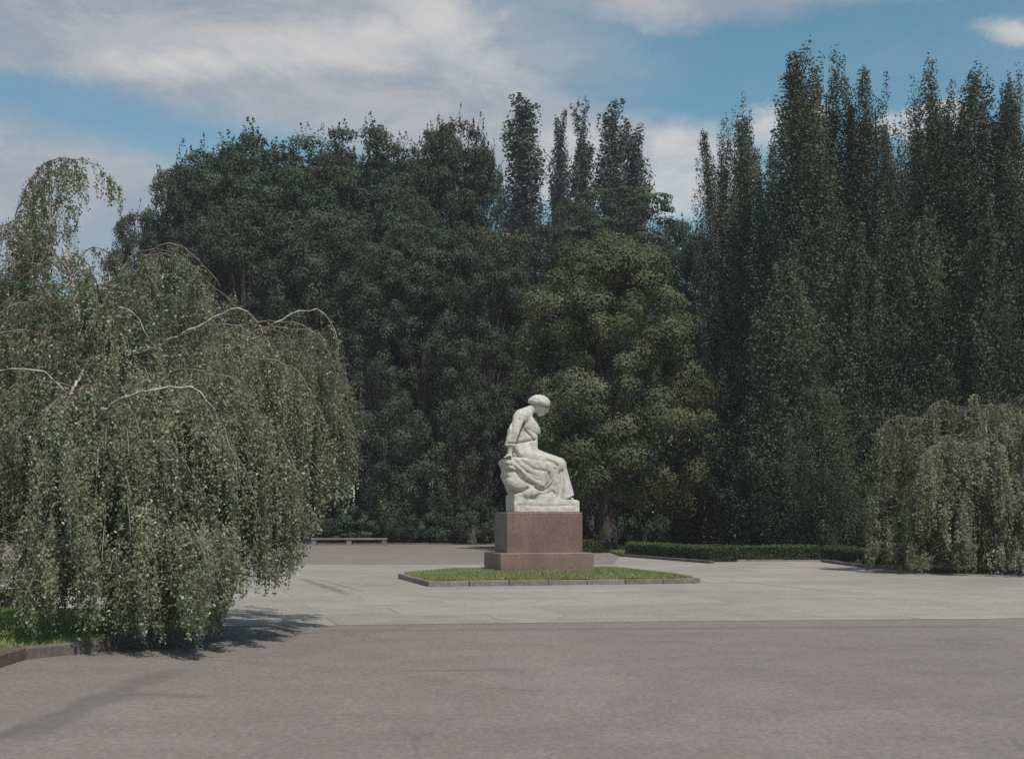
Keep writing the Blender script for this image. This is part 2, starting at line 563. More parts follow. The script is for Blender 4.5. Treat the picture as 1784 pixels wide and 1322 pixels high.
# ------------------------------------------------------------------ kerb builder
def kerb_run(root, pts, h, w, mat, seg=0.95, gap=0.012, name='kerb_stone', rnd=random, closed=False):
    """row of separate kerb stones along a polyline; every stone is a part"""
    pts = [Vector((p[0], p[1], 0)) for p in pts]
    if closed: pts = pts + [pts[0]]
    for a, b in zip(pts[:-1], pts[1:]):
        L = (b - a).length
        n = max(1, round(L / seg))
        ang = atan2(b.y - a.y, b.x - a.x)
        for i in range(n):
            l = L / n
            v, f = box_data(gap / 2, l - gap / 2, 0, w, -0.05, h + rnd.uniform(-0.008, 0.008), 0.014, 0.004, rnd)
            me = mesh_py(name, v, f, mat)
            o = ob(name, me, root)
            o.location = root.matrix_world.inverted() @ (a + (b - a) * (i / n)) if False else (a + (b - a) * (i / n) - Vector(root.location))
            o.rotation_euler = (0, 0, ang + rnd.uniform(-0.004, 0.004))


def pts_inside(poly, n, rng):
    poly = np.array([(p[0], p[1]) for p in poly])
    lo, hi = poly.min(0), poly.max(0)
    out = []
    tot = 0
    while tot < n:
        q = rng.uniform(lo, hi, size=(n, 2))
        ins = np.zeros(len(q), bool)
        j = len(poly) - 1
        for i in range(len(poly)):
            xi, yi = poly[i]; xj, yj = poly[j]
            cnd = ((yi > q[:, 1]) != (yj > q[:, 1])) & (q[:, 0] < (xj - xi) * (q[:, 1] - yi) / (yj - yi + 1e-12) + xi)
            ins ^= cnd
            j = i
        out.append(q[ins]); tot += ins.sum()
    return np.concatenate(out)[:n]


def grass_patch(name, poly, zf, n, hgt, rng, label):
    q = pts_inside(poly, n, rng)
    z = zf(q[:, 0], q[:, 1])
    patch = 0.5 + 0.5 * np.sin(q[:, 0] * 2.1 + 1.3 * np.sin(q[:, 1] * 1.7)) * np.sin(q[:, 1] * 2.6 + q[:, 0])
    h = hgt * rng.uniform(0.5, 1.25, n) * (0.75 + 0.5 * patch)
    a = rng.uniform(0, 2 * pi, n)
    w = 0.012 * (0.7 + rng.uniform(0, 0.8, n)) * (hgt / 0.07)
    dx, dy = np.cos(a) * w, np.sin(a) * w
    lean = rng.normal(size=(n, 2)) * (h * 0.45)[:, None]
    b0 = np.stack([q[:, 0] - dx, q[:, 1] - dy, z - 0.01], 1)
    b1 = np.stack([q[:, 0] + dx, q[:, 1] + dy, z - 0.01], 1)
    tp = np.stack([q[:, 0] + lean[:, 0], q[:, 1] + lean[:, 1], z + h], 1)
    V = np.stack([b0, b1, tp], 1).reshape(-1, 3)
    o = ob(name, mesh_np(name, V, np.arange(n * 3).reshape(-1, 3), M['grass'], tint=np.clip(rng.uniform(0, 1, n) * 0.7 + 0.3 * patch, 0, 1)))
    return tag(o, label, 'grass', kind='stuff')


def mound_sheet(name, poly, zf, mat, n=24):
    """turf surface following zf inside a convex 4-corner outline"""
    A, B, C_, D = [Vector((p[0], p[1], 0)) for p in poly]
    v, f = [], []
    for j in range(n + 1):
        for i in range(n + 1):
            p = (A.lerp(B, i / n)).lerp(D.lerp(C_, i / n), j / n)
            v.append((p.x, p.y, float(zf(p.x, p.y))))
    for j in range(n):
        for i in range(n):
            a = j * (n + 1) + i
            f.append((a, a + 1, a + n + 2, a + n + 1))
    return ob(name, mesh_py(name, v, f, mat, True))


# ------------------------------------------------------------------ statue island
YAW = radians(14)
ux, uy = Vector((cos(YAW), sin(YAW), 0)), Vector((-sin(YAW), cos(YAW), 0))
isl0 = G(747, 1022)
IW, ID = 6.55, 4.25
isl = [isl0, isl0 + ux * IW, isl0 + ux * IW + uy * ID, isl0 + uy * ID]
kb = tag(empty('island_kerb', isl0), 'low pinkish granite kerb framing the lawn around the statue', 'kerb')
kr = random.Random(3)
KH = 0.125
kerb_run(kb, [isl[0], isl[1]], KH, 0.16, M['kerb'], rnd=kr)
kerb_run(kb, [isl[1], isl[2]], KH, 0.16, M['kerb'], rnd=kr)
kerb_run(kb, [isl[2], isl[3]], KH, 0.16, M['kerb'], rnd=kr)
kerb_run(kb, [isl[3], isl[0]], KH, 0.16, M['kerb'], rnd=kr)
cI = (isl[0] + isl[2]) / 2


def z_isl(x, y):
    dx, dy = x - cI.x, y - cI.y
    a = (dx * ux.x + dy * ux.y) / (IW / 2)
    b = (dx * uy.x + dy * uy.y) / (ID / 2)
    r = np.clip(1 - np.maximum(np.abs(a), np.abs(b)), 0, 1)
    return 0.10 + 0.15 * np.clip(r * 2.4, 0, 1) ** 0.8 + 0.012 * np.sin(x * 5) * np.sin(y * 4)


inn = 0.13
ip = [isl[0] + (ux + uy) * inn, isl[1] + (uy - ux) * inn, isl[2] - (ux + uy) * inn, isl[3] + (ux - uy) * inn]
tag(mound_sheet('island_turf', ip, z_isl, M['turf']), kind='structure')
grass_patch('island_grass', ip, z_isl, 60000, 0.06, np.random.default_rng(11), 'bright green mown grass on the raised island around the statue')

# ------------------------------------------------------------------ pedestal
ped_front = Vector(((949.5 - HX) * 34.4 / FOC, 34.4, 0))
ped_c = ped_front + uy * 0.65
ZL = EYE - (963 - HY) * 34.2 / FOC
ZT = EYE - (892.5 - HY) * 34.4 / FOC
ped = tag(empty('pedestal', ped_c, YAW), 'red brown granite pedestal in two steps carrying the pale statue', 'pedestal')


def pedestal_block(name, w, d, z0, z1, b):
    v, f = box_data(-w / 2, w / 2, -d / 2, d / 2, z0, z1, b, 0.001)
    return ob(name, mesh_py(name, v, f, M['granite']), ped)


pedestal_block('lower_block', 2.33, 1.74, 0.02, ZL, 0.02)
pedestal_block('upper_block', 1.90, 1.30, ZL - 0.002, ZT, 0.018)
v, f = box_data(-0.91, 0.91, -0.61, 0.61, ZT - 0.002, ZT + 0.018, 0.006)
ob('top_slab', mesh_py('top_slab', v, f, M['granite']), ped)

# ------------------------------------------------------------------ statue: signed distance modelling
Z0 = ZT + 0.018
SD = ped_c.y
SC = FOC / SD
PX0 = HX + ped_c.x * SC


def S(px, py, y=0.0):
    """point of the statue in its own frame: px, py read off the photograph, y = depth in metres"""
    return np.array([((px - PX0) / SC + y * sin(YAW)) / cos(YAW), y, (893.5 - py) / SC])


H = 0.0195
gx = np.arange(-1.22, 0.95, H); gy = np.arange(-0.66, 0.66, H); gz = np.arange(-0.06, 3.0, H)
GX, GY, GZ = np.meshgrid(gx, gy, gz, indexing='ij')
GX = GX.astype(np.float32); GY = GY.astype(np.float32); GZ = GZ.astype(np.float32)


def smin(a, b, k):
    h = np.clip(0.5 + 0.5 * (b - a) / k, 0, 1)
    return b + (a - b) * h - k * h * (1 - h)


def smax(a, b, k):
    return -smin(-a, -b, k)


def cone(a, b, ra, rb, fy=1.0):
    """capsule with two radii; fy > 1 widens it in depth"""
    ax, ay, az_ = a; bx, by, bz = b
    dx, dy, dz = bx - ax, by - ay, bz - az_
    L2 = dx * dx + dy * dy + dz * dz + 1e-9
    px, py, pz = GX - ax, GY - ay, GZ - az_
    t = np.clip((px * dx + py * dy + pz * dz) / L2, 0, 1)
    qx, qy, qz = px - t * dx, (py - t * dy) / fy, pz - t * dz
    return np.sqrt(qx * qx + qy * qy + qz * qz) - (ra + (rb - ra) * t)


def ell(c, rx, ry, rz, tilt=0.0):
    x, y, z = GX - c[0], GY - c[1], GZ - c[2]
    ct, st = cos(tilt), sin(tilt)
    X, Z = x * ct + z * st, -x * st + z * ct
    r = np.sqrt((X / rx) ** 2 + (y / ry) ** 2 + (Z / rz) ** 2)
    return (r - 1) * min(rx, ry, rz)


def poly2d(pts):
    """2-D signed distance to a polygon traced in the x-z plane (on the middle plane y = 0)"""
    p = np.array([S(a, b, 0)[[0, 2]] for a, b in pts])
    X = GX[:, 0, :] ; Z = GZ[:, 0, :]
    d = np.full(X.shape, 1e9); s = np.zeros(X.shape, bool)
    j = len(p) - 1
    for i in range(len(p)):
        e = p[j] - p[i]; wx, wz = X - p[i][0], Z - p[i][1]
        t = np.clip((wx * e[0] + wz * e[1]) / (e @ e), 0, 1)
        d = np.minimum(d, (wx - e[0] * t) ** 2 + (wz - e[1] * t) ** 2)
        cnd = ((p[i][1] > Z) != (p[j][1] > Z)) & (X < e[0] * (Z - p[i][1]) / (p[j][1] - p[i][1] + 1e-12) + p[i][0])
        s ^= cnd
        j = i
    return (np.where(s, -1, 1) * np.sqrt(d))[:, None, :]


def line2d(pts, yref):
    """distance in the x-z plane to a polyline traced on the near side at depth yref"""
    p = [S(a, b, yref)[[0, 2]] for a, b in pts]
    X = GX[:, 0, :]; Z = GZ[:, 0, :]
    d = np.full(X.shape, 1e9)
    for a, b in zip(p[:-1], p[1:]):
        e = b - a; wx, wz = X - a[0], Z - a[1]
        t = np.clip((wx * e[0] + wz * e[1]) / (e @ e + 1e-9), 0, 1)
        d = np.minimum(d, np.hypot(wx - e[0] * t, wz - e[1] * t))
    return d[:, None, :]


NEAR = 1 / (1 + np.exp((GY + 0.06) / 0.03))     # 1 on the side towards the viewer


def groove(F, pts, w, depth, yref=-0.3, side=NEAR):
    return F + 1.15 * depth * np.exp(-(line2d(pts, yref) / w) ** 2) * side


def chip(amp, fr, ph=0.0):
    a = np.sin(GX * fr + 1.3 * np.sin(GZ * fr * 0.7 + ph) + ph) * np.sin(GZ * fr * 1.1 + 1.7 * np.sin(GY * fr * 0.8 + ph))
    return amp * (a + 0.6 * np.sin(GY * fr * 1.3 + GX * fr * 0.9 + ph * 2) * np.sin(GZ * fr * 1.9 + GX * fr))


def nets(F, name, mat, parent):
    nx, ny, nz = F.shape
    inside = F < 0
    idx = -np.ones((nx - 1, ny - 1, nz - 1), np.int64)
    cor = [(i, j, k) for i in (0, 1) for j in (0, 1) for k in (0, 1)]
    sh = lambda A, c: A[c[0]:nx - 1 + c[0], c[1]:ny - 1 + c[1], c[2]:nz - 1 + c[2]]
    cnt = sum(sh(inside, c).astype(np.int8) for c in cor)
    act = (cnt > 0) & (cnt < 8)
    I, J, K = np.nonzero(act)
    idx[I, J, K] = np.arange(len(I))
    acc = np.zeros((len(I), 3)); num = np.zeros(len(I))
    for c in cor:
        for ax in range(3):
            if c[ax] == 1: continue
            c2 = list(c); c2[ax] = 1
            fa = F[I + c[0], J + c[1], K + c[2]]; fb = F[I + c2[0], J + c2[1], K + c2[2]]
            x = (fa < 0) != (fb < 0)
            t = np.where(x, fa / np.where(x, fa - fb, 1), 0)
            p = np.tile(np.array(c, float), (len(I), 1)); p[:, ax] += t
            acc += p * x[:, None]; num += x
    p = acc / num[:, None]
    V = np.stack([gx[0] + (I + p[:, 0]) * H, gy[0] + (J + p[:, 1]) * H, gz[0] + (K + p[:, 2]) * H], 1)
    Q = []
    for ax in range(3):
        b, c = [(1, 2), (2, 0), (0, 1)][ax]
        sl0 = [slice(None)] * 3; sl1 = [slice(None)] * 3
        sl0[ax] = slice(0, -1); sl1[ax] = slice(1, None)
        A = inside[tuple(sl0)]; B = inside[tuple(sl1)]
        X = np.argwhere(A != B)
        ok = (X[:, b] > 0) & (X[:, c] > 0) & (X[:, b] < F.shape[b] - 1) & (X[:, c] < F.shape[c] - 1)
        X = X[ok]
        flip = ~A[X[:, 0], X[:, 1], X[:, 2]]
        def cell(db, dc):
            Y = X.copy(); Y[:, b] -= db; Y[:, c] -= dc
            return idx[Y[:, 0], Y[:, 1], Y[:, 2]]
        q = np.stack([cell(1, 1), cell(0, 1), cell(0, 0), cell(1, 0)], 1)
        q[flip] = q[flip][:, ::-1]
        Q.append(q)
    Q = np.concatenate(Q)
    Q = Q[(Q >= 0).all(1)]
    return ob(name, mesh_np(name, V, Q, mat, True), parent)


stat = tag(empty('statue', (ped_c.x, ped_c.y, Z0), YAW), 'pale stone statue of a seated robed woman with bowed head, on the red granite pedestal', 'statue')

# -- the woman
F = cone(S(916, 792, 0), S(917, 770, 0), 0.31, 0.255, 1.2)                    # hips to waist
F = smin(F, cone(S(918, 770, 0), S(916, 744, 0), 0.245, 0.255, 1.2), 0.08)     # waist to chest
F = smin(F, cone(S(915, 744, 0), S(915, 728, 0), 0.22, 0.17, 1.3), 0.06)
F = smin(F, cone(S(910, 727, -0.24), S(910, 727, 0.24), 0.155, 0.155), 0.10)    # shoulders
F = smin(F, cone(S(905, 735, 0), S(901, 750, 0), 0.15, 0.15, 1.3), 0.08)      # bent back
F = smin(F, cone(S(905, 755, -0.10), S(903, 792, -0.10), 0.15, 0.18, 1.2), 0.05)
F = smin(F, ell(S(931, 750, -0.10), 0.12, 0.13, 0.14), 0.09)
F = smin(F, ell(S(930, 751, 0.12), 0.12, 0.13, 0.14), 0.09)
F = smin(F, cone(S(918, 720, 0), S(935, 711, 0), 0.125, 0.10), 0.06)         # neck
# sleeve of the near arm, hanging straight, with its turned cuff
F = smin(F, cone(S(907, 730, -0.26), S(896, 758, -0.33), 0.175, 0.165), 0.05)
F = smin(F, cone(S(896, 758, -0.33), S(890, 775, -0.35), 0.165, 0.135), 0.03)
F = smin(F, cone(S(883, 779, -0.36), S(895, 779, -0.36), 0.05, 0.05, 1.9), 0.015)
F = smin(F, cone(S(889, 781, -0.36), S(888, 794, -0.37), 0.062, 0.05), 0.02)  # wrist
F = smin(F, ell(S(887, 797, -0.37), 0.085, 0.06, 0.045, 0.3), 0.02)           # hand on the rock
for k, (fx, fy, dy) in enumerate(((880, 800.5, -0.43), (878.5, 801, -0.39), (879, 801, -0.35), (881, 800.5, -0.31))):
    F = smin(F, cone(S(885, 798, -0.37 + (dy + 0.37) * 0.6), S(fx, fy, dy), 0.024, 0.018), 0.01)
F = smin(F, cone(S(889, 797, -0.42), S(893, 800, -0.46), 0.024, 0.018), 0.01)
# far arm, bent, the hand gathering the robe at the chest
F = smin(F, cone(S(909, 730, 0.29), S(912, 764, 0.36), 0.14, 0.12), 0.035)
F = smin(F, cone(S(912, 764, 0.36), S(930, 757, 0.22), 0.12, 0.075), 0.03)
F = smin(F, ell(S(936, 754, 0.10), 0.06, 0.09, 0.065), 0.02)
for dz in (-3.2, -1.1, 1.1, 3.2):
    F = smin(F, cone(S(938, 753 + dz, 0.08), S(940, 754 + dz, -0.02), 0.026, 0.02), 0.01)
F = smin(F, cone(S(937, 750, 0.06), S(939, 748, 0.0), 0.026, 0.02), 0.01)
# the robe over the thighs, knees and shins
F = smin(F, cone(S(920, 799, -0.17), S(974, 812, -0.17), 0.25, 0.15, 1.0), 0.07)
F = smin(F, cone(S(920, 797, 0.17), S(975, 809, 0.15), 0.25, 0.15, 1.0), 0.07)
F = smin(F, cone(S(922, 799, 0.0), S(976, 812, 0.0), 0.22, 0.13, 1.0), 0.09)
F = smin(F, cone(S(976, 813, -0.16), S(987, 866, -0.17), 0.135, 0.185), 0.06)
F = smin(F, cone(S(977, 811, 0.15), S(987, 866, 0.16), 0.135, 0.185), 0.06)
F = smin(F, cone(S(977, 812, 0.0), S(986, 864, 0.0), 0.125, 0.16), 0.08)
F = smin(F, cone(S(962, 822, -0.18), S(966, 868, -0.21), 0.12, 0.155), 0.08)   # cloth falling behind the shin
F = smin(F, cone(S(948, 816, -0.18), S(972, 818, -0.22), 0.09, 0.10), 0.05)
# hem: cut off along a slanting line, dark gap below
hx, hz = S(1004, 861, -0.15)[[0, 2]]; hx2, hz2 = S(978, 875, -0.15)[[0, 2]]
nn = np.array([hz2 - hz, -(hx2 - hx)]); nn /= np.linalg.norm(nn)
if nn[1] > 0: nn = -nn
plane = -((GX - hx) * nn[0] + (GZ - hz) * nn[1])
F = smax(F, -plane, 0.02) if False else smax(F, (GX - hx) * nn[0] + (GZ - hz) * nn[1], 0.02)
# carved folds on the near side
for pts, w, dp in (
    ([(912, 740), (905, 757), (899, 775)], 0.030, 0.060),
    ([(914, 752), (922, 761), (931, 770)], 0.022, 0.040),
    ([(899, 776), (915, 773), (933, 769)], 0.024, 0.045),
    ([(918, 750), (930, 757), (938, 760)], 0.018, 0.014),
    ([(883, 776.5), (896, 777)], 0.016, 0.028),
    ([(897, 789), (905, 800), (919, 810)], 0.030, 0.060),
    ([(928, 811), (942, 809.5), (955, 812), (966, 813)], 0.022, 0.045),
    ([(952, 805), (962, 808), (970, 814)], 0.030, 0.040),
    ([(960, 820), (963, 835), (962, 860)], 0.024, 0.036),
    ([(969, 824), (972, 845), (971, 868)], 0.018, 0.028),
    ([(979, 822), (981, 845), (978, 870)], 0.018, 0.026),
    ([(986, 830), (990, 850), (991, 866)], 0.018, 0.030),
    ([(966, 822), (974, 828), (980, 822)], 0.026, 0.020),
    ([(893, 735), (889, 755), (887, 770)], 0.016, 0.022),
    ([(902, 735), (897, 755), (893, 770)], 0.016, 0.024),
    ([(922, 775), (926, 785), (940, 793)], 0.018, 0.020),
):
    F = groove(F, pts, w, dp)
FAR = 1 - NEAR
for pts, w, dp in (
    ([(912, 740), (903, 757), (899, 790)], 0.030, 0.040),
    ([(899, 776), (915, 773), (933, 769)], 0.024, 0.045),
    ([(897, 789), (915, 803), (960, 806)], 0.030, 0.050),
    ([(960, 815), (963, 835), (962, 868)], 0.026, 0.050),
    ([(971, 820), (975, 845), (974, 868)], 0.022, 0.050),
    ([(983, 822), (986, 845), (988, 866)], 0.020, 0.040),
):
    F = groove(F, pts, w, dp, 0.25, FAR)
F = F + chip(0.002, 14) + 0.010 * np.sin(GY * 34 + 2 * GX) * np.clip((1.1 - GZ) / 0.5, 0, 1) * np.clip((GX - 0.1) / 0.3, 0, 1)
# bowed head with wrapped hair, added after the folds
Hd = ell(S(941.5, 713.5, 0), 0.135, 0.105, 0.180, 0.62)                          # face
Hd = smin(Hd, cone(S(940, 723, 0), S(944, 722, 0), 0.065, 0.06), 0.04)         # jaw
Hd = smin(Hd, cone(S(953.5, 713, 0), S(953.5, 718, 0), 0.022, 0.032), 0.015)   # nose
Hd = smin(Hd, ell(S(949.5, 721, 0), 0.03, 0.045, 0.022), 0.01)                 # lips
for sy in (-1, 1):
    Hd = smax(Hd, -ell(S(954, 714.5, sy * 0.065), 0.045, 0.04, 0.03), 0.015)
    Hd = smin(Hd, ell(S(951.5, 714.5, sy * 0.062), 0.028, 0.028, 0.022), 0.01)
    Hd = smin(Hd, ell(S(937, 712, sy * 0.115), 0.035, 0.025, 0.05), 0.01)      # ears
Hd = smin(Hd, smax(ell(S(940.5, 703, 0), 0.265, 0.25, 0.185, -0.22), -((GZ - S(0, 707.5, 0)[2]) + 0.22 * (GX - S(940, 0, 0)[0])), 0.02), 0.008)           # wrapped hair
Hd = smin(Hd, ell(S(925.5, 701, 0), 0.085, 0.10, 0.07), 0.03)                  # knot
Hd = Hd + 0.003 * np.sin(GX * 40 + GZ * 55)* np.clip((GZ - S(0, 708, 0)[2]) / 0.05, 0, 1)
F = smin(F, Hd, 0.03)
nets(F, 'woman_figure', M['marble'], stat)

# -- the rock she sits on, with its rough lobes, and the foot block
R = smax(poly2d([(872, 806.5), (877, 802), (886, 799.5), (905, 800), (955, 806), (967, 815), (970, 875), (889, 875), (888.5, 862), (884, 849), (879.5, 837), (876.5, 833), (877, 815), (873, 812)]) + 0.01,
         np.abs(GY) - 0.40, 0.10)
R = smin(R, ell(S(899, 845, -0.28), 0.27, 0.20, 0.19, -0.35), 0.03)
R = smin(R, ell(S(898, 843, 0.28), 0.26, 0.18, 0.19, -0.35), 0.03)
R = smin(R, ell(S(925, 862, -0.30), 0.30, 0.20, 0.16, 0.1), 0.04)
for pts, w, dp in (
    ([(884, 822), (897, 824), (905, 835), (918, 843), (928, 846)], 0.024, 0.055),
    ([(888, 855), (897, 860), (908, 859), (917, 853)], 0.026, 0.070),
    ([(930, 852), (940, 857), (948, 854)], 0.022, 0.05),
    ([(952, 862), (960, 858), (964, 862)], 0.02, 0.04),
    ([(888, 810), (893, 803)], 0.02, 0.035),
):
    R = groove(R, pts, w, dp)
R = R + chip(0.009, 11, 0.7) + chip(0.006, 27, 2.0)
nets(R, 'rock_seat', M['marble'], stat)
B = smax(poly2d([(888.5, 864), (900, 862), (960, 866), (975, 873), (999, 873), (1006.5, 881), (1006.5, 895), (888.5, 895)]),
         np.abs(GY) - 0.43, 0.02) + chip(0.006, 13, 1.1) * np.clip(GZ / 0.1, 0, 1)
B = groove(B, [(900, 882), (940, 884), (1000, 883)], 0.03, 0.012)
nets(B, 'base_block', M['marble'], stat)
# -- the cloak spread over the rock
K = smax(poly2d([(875.5, 808), (888, 801), (905, 800), (935, 806), (957, 812), (958, 828), (955, 842), (948, 851), (938, 854.5), (931, 850), (920, 843), (908, 838), (901, 829), (894, 822.5), (880, 821), (876, 814)]),
         np.abs(GY) - 0.46, 0.09)
for pts, w, dp in (
    ([(953, 826), (955, 838), (949, 849)], 0.026, 0.05),
    ([(893, 806), (910, 822), (935, 834)], 0.03, 0.022),
    ([(905, 806), (925, 820), (948, 824)], 0.03, 0.025),
    ([(880, 812), (895, 817), (905, 826)], 0.025, 0.02),
    ([(915, 826), (930, 838), (940, 840)], 0.025, 0.02),
):
    K = groove(K, pts, w, dp)
K = K + chip(0.005, 9, 0.2) + chip(0.003, 30, 0.5)
nets(K, 'cloak', M['marble'], stat)
# feet under the hem
Ft = smin(cone(S(975, 871, -0.12), S(994, 872, -0.13), 0.055, 0.045), cone(S(980, 871, 0.12), S(999, 872, 0.12), 0.055, 0.045), 0.01)
nets(Ft, 'feet', M['marble'], stat)


# ------------------------------------------------------------------ tree generators
def poplar_mesh(seed, Hh=28.0, R=2.7, n_pl=300, per=150, leaf=0.17, spread=1.0, base=0.01, mat='leaf_poplar', tips=4, blunt=0.0, taper=0.40, plume=0.20):
    rng = np.random.default_rng(seed)
    C, Tn, Out = [], [], []
    sticks = []
    tipo = rng.uniform(-1, 1, (tips, 2)) * R * 0.55
    tipo[0] *= 0.3
    toph = Hh * np.concatenate([[1.0], rng.uniform(0.88, 0.98, tips - 1)])
    for i in range(n_pl):
        h1 = Hh * (base + 0.05 + (1.0 - base - 0.05) * ((i + rng.random()) / n_pl) ** 0.92)
        L = min(R * 2.0, Hh * 0.24) * rng.uniform(0.65, 1.2)
        k = rng.integers(tips)
        h1 = min(h1, toph[k] - 0.1 * rng.random())
        below = toph[k] - h1
        body = R * (0.86 + 0.14 * sin(min(1, h1 / (0.3 * Hh)) * pi / 2)) * (1 - 0.35 * (h1 / Hh) ** 2)
        conek = (0.12 + 0.25 * blunt) * R + taper * below ** (0.9 - 0.3 * blunt)
        rmax = min(body, conek)
        hi = np.clip(1 - (below - 1.0) / (2.6 * R), 0, 1)
        r1 = rmax * rng.uniform(0.45, 1.05) * (1 - 0.2 * hi)
        a = rng.uniform(0, 2 * pi)
        cx, cy = tipo[k] * hi
        h0 = max(0.2, h1 - L)
        r0 = max(0.0, r1 - L * rng.uniform(0.42, 0.75) * spread)
        p1 = np.array([cx + cos(a) * r1, cy + sin(a) * r1, h1])
        p0 = np.array([cx * .6 + cos(a) * r0, cy * .6 + sin(a) * r0, h0])
        n = int(per * rng.uniform(0.7, 1.3) * (1 - 0.45 * hi))
        t = rng.uniform(0.0, 1.0, n) ** 0.8
        bend = np.sin(t * pi / 2)
        ctr = p0 + (p1 - p0) * t[:, None]
        ctr[:, 0] += cos(a) * (bend - t) * 0.25 * (r1 - r0)
        ctr[:, 1] += sin(a) * (bend - t) * 0.25 * (r1 - r0)
        wd = plume * R * (0.22 + np.sin(np.clip(t, 0, 1) * pi * 0.90) ** 0.7) * (1 - 0.5 * hi) * rng.uniform(0.8, 1.25)
        d = rng.normal(size=(n, 3)); d /= np.linalg.norm(d, axis=1)[:, None]
        rr = rng.uniform(0.2, 1.0, n) ** 0.5
        off = d * (wd * rr)[:, None]
        off[:, 2] *= 1.4
        C.append(ctr + off)
        Out.append(d * 1.9)
        tn = rng.uniform(0, 1)
        Tn.append(np.clip(rng.uniform(0, 1, n) * 0.4 + tn * 0.6, 0, 1))
        if i % 5 == 0:
            sticks.append((np.array([[cx * .3, cy * .3, max(0.3, h0 - L * .5)], p0 * .5 + np.array([cx * .2, cy * .2, h0 * .5]), p0 * .5 + p1 * .5]), [0.06, 0.04, 0.012]))
    # leaves deep inside the crown
    n = n_pl * per // 6
    hh = rng.uniform(max(0.02, base + 0.03), 0.86, n) * Hh
    rad = R * 0.55 * np.sqrt(rng.uniform(0, 1, n)) * np.clip((Hh - hh) / (0.35 * Hh), 0, 1)
    aa = rng.uniform(0, 2 * pi, n)
    C.append(np.stack([np.cos(aa) * rad, np.sin(aa) * rad, hh], 1)); Out.append(np.zeros((n, 3))); Tn.append(rng.uniform(0, 1, n))
    C = np.concatenate(C); Out = np.concatenate(Out); Tn = np.concatenate(Tn)
    C[:, 2] = np.maximum(C[:, 2], 0.1)
    V, Fq = leaves_np(C, leaf * rng.uniform(0.7, 1.4, len(C)), rng, 0.5, Out, wild=0.36)
    crown = mesh_np('crown', V, Fq, M[mat], tint=Tn)
    z = np.linspace(0, Hh * 0.9, 9)
    wob = rng.normal(size=(9, 2)) * 0.06; wob[0] = 0
    tr = np.stack([np.cumsum(wob[:, 0]), np.cumsum(wob[:, 1]), z], 1)
    vt, ft = tube_np([(tr, np.linspace(0.38, 0.03, 9))] + sticks, 6)
    trunk = mesh_np('trunk', vt, ft, M['bark'], True)
    return crown, trunk, Hh, R


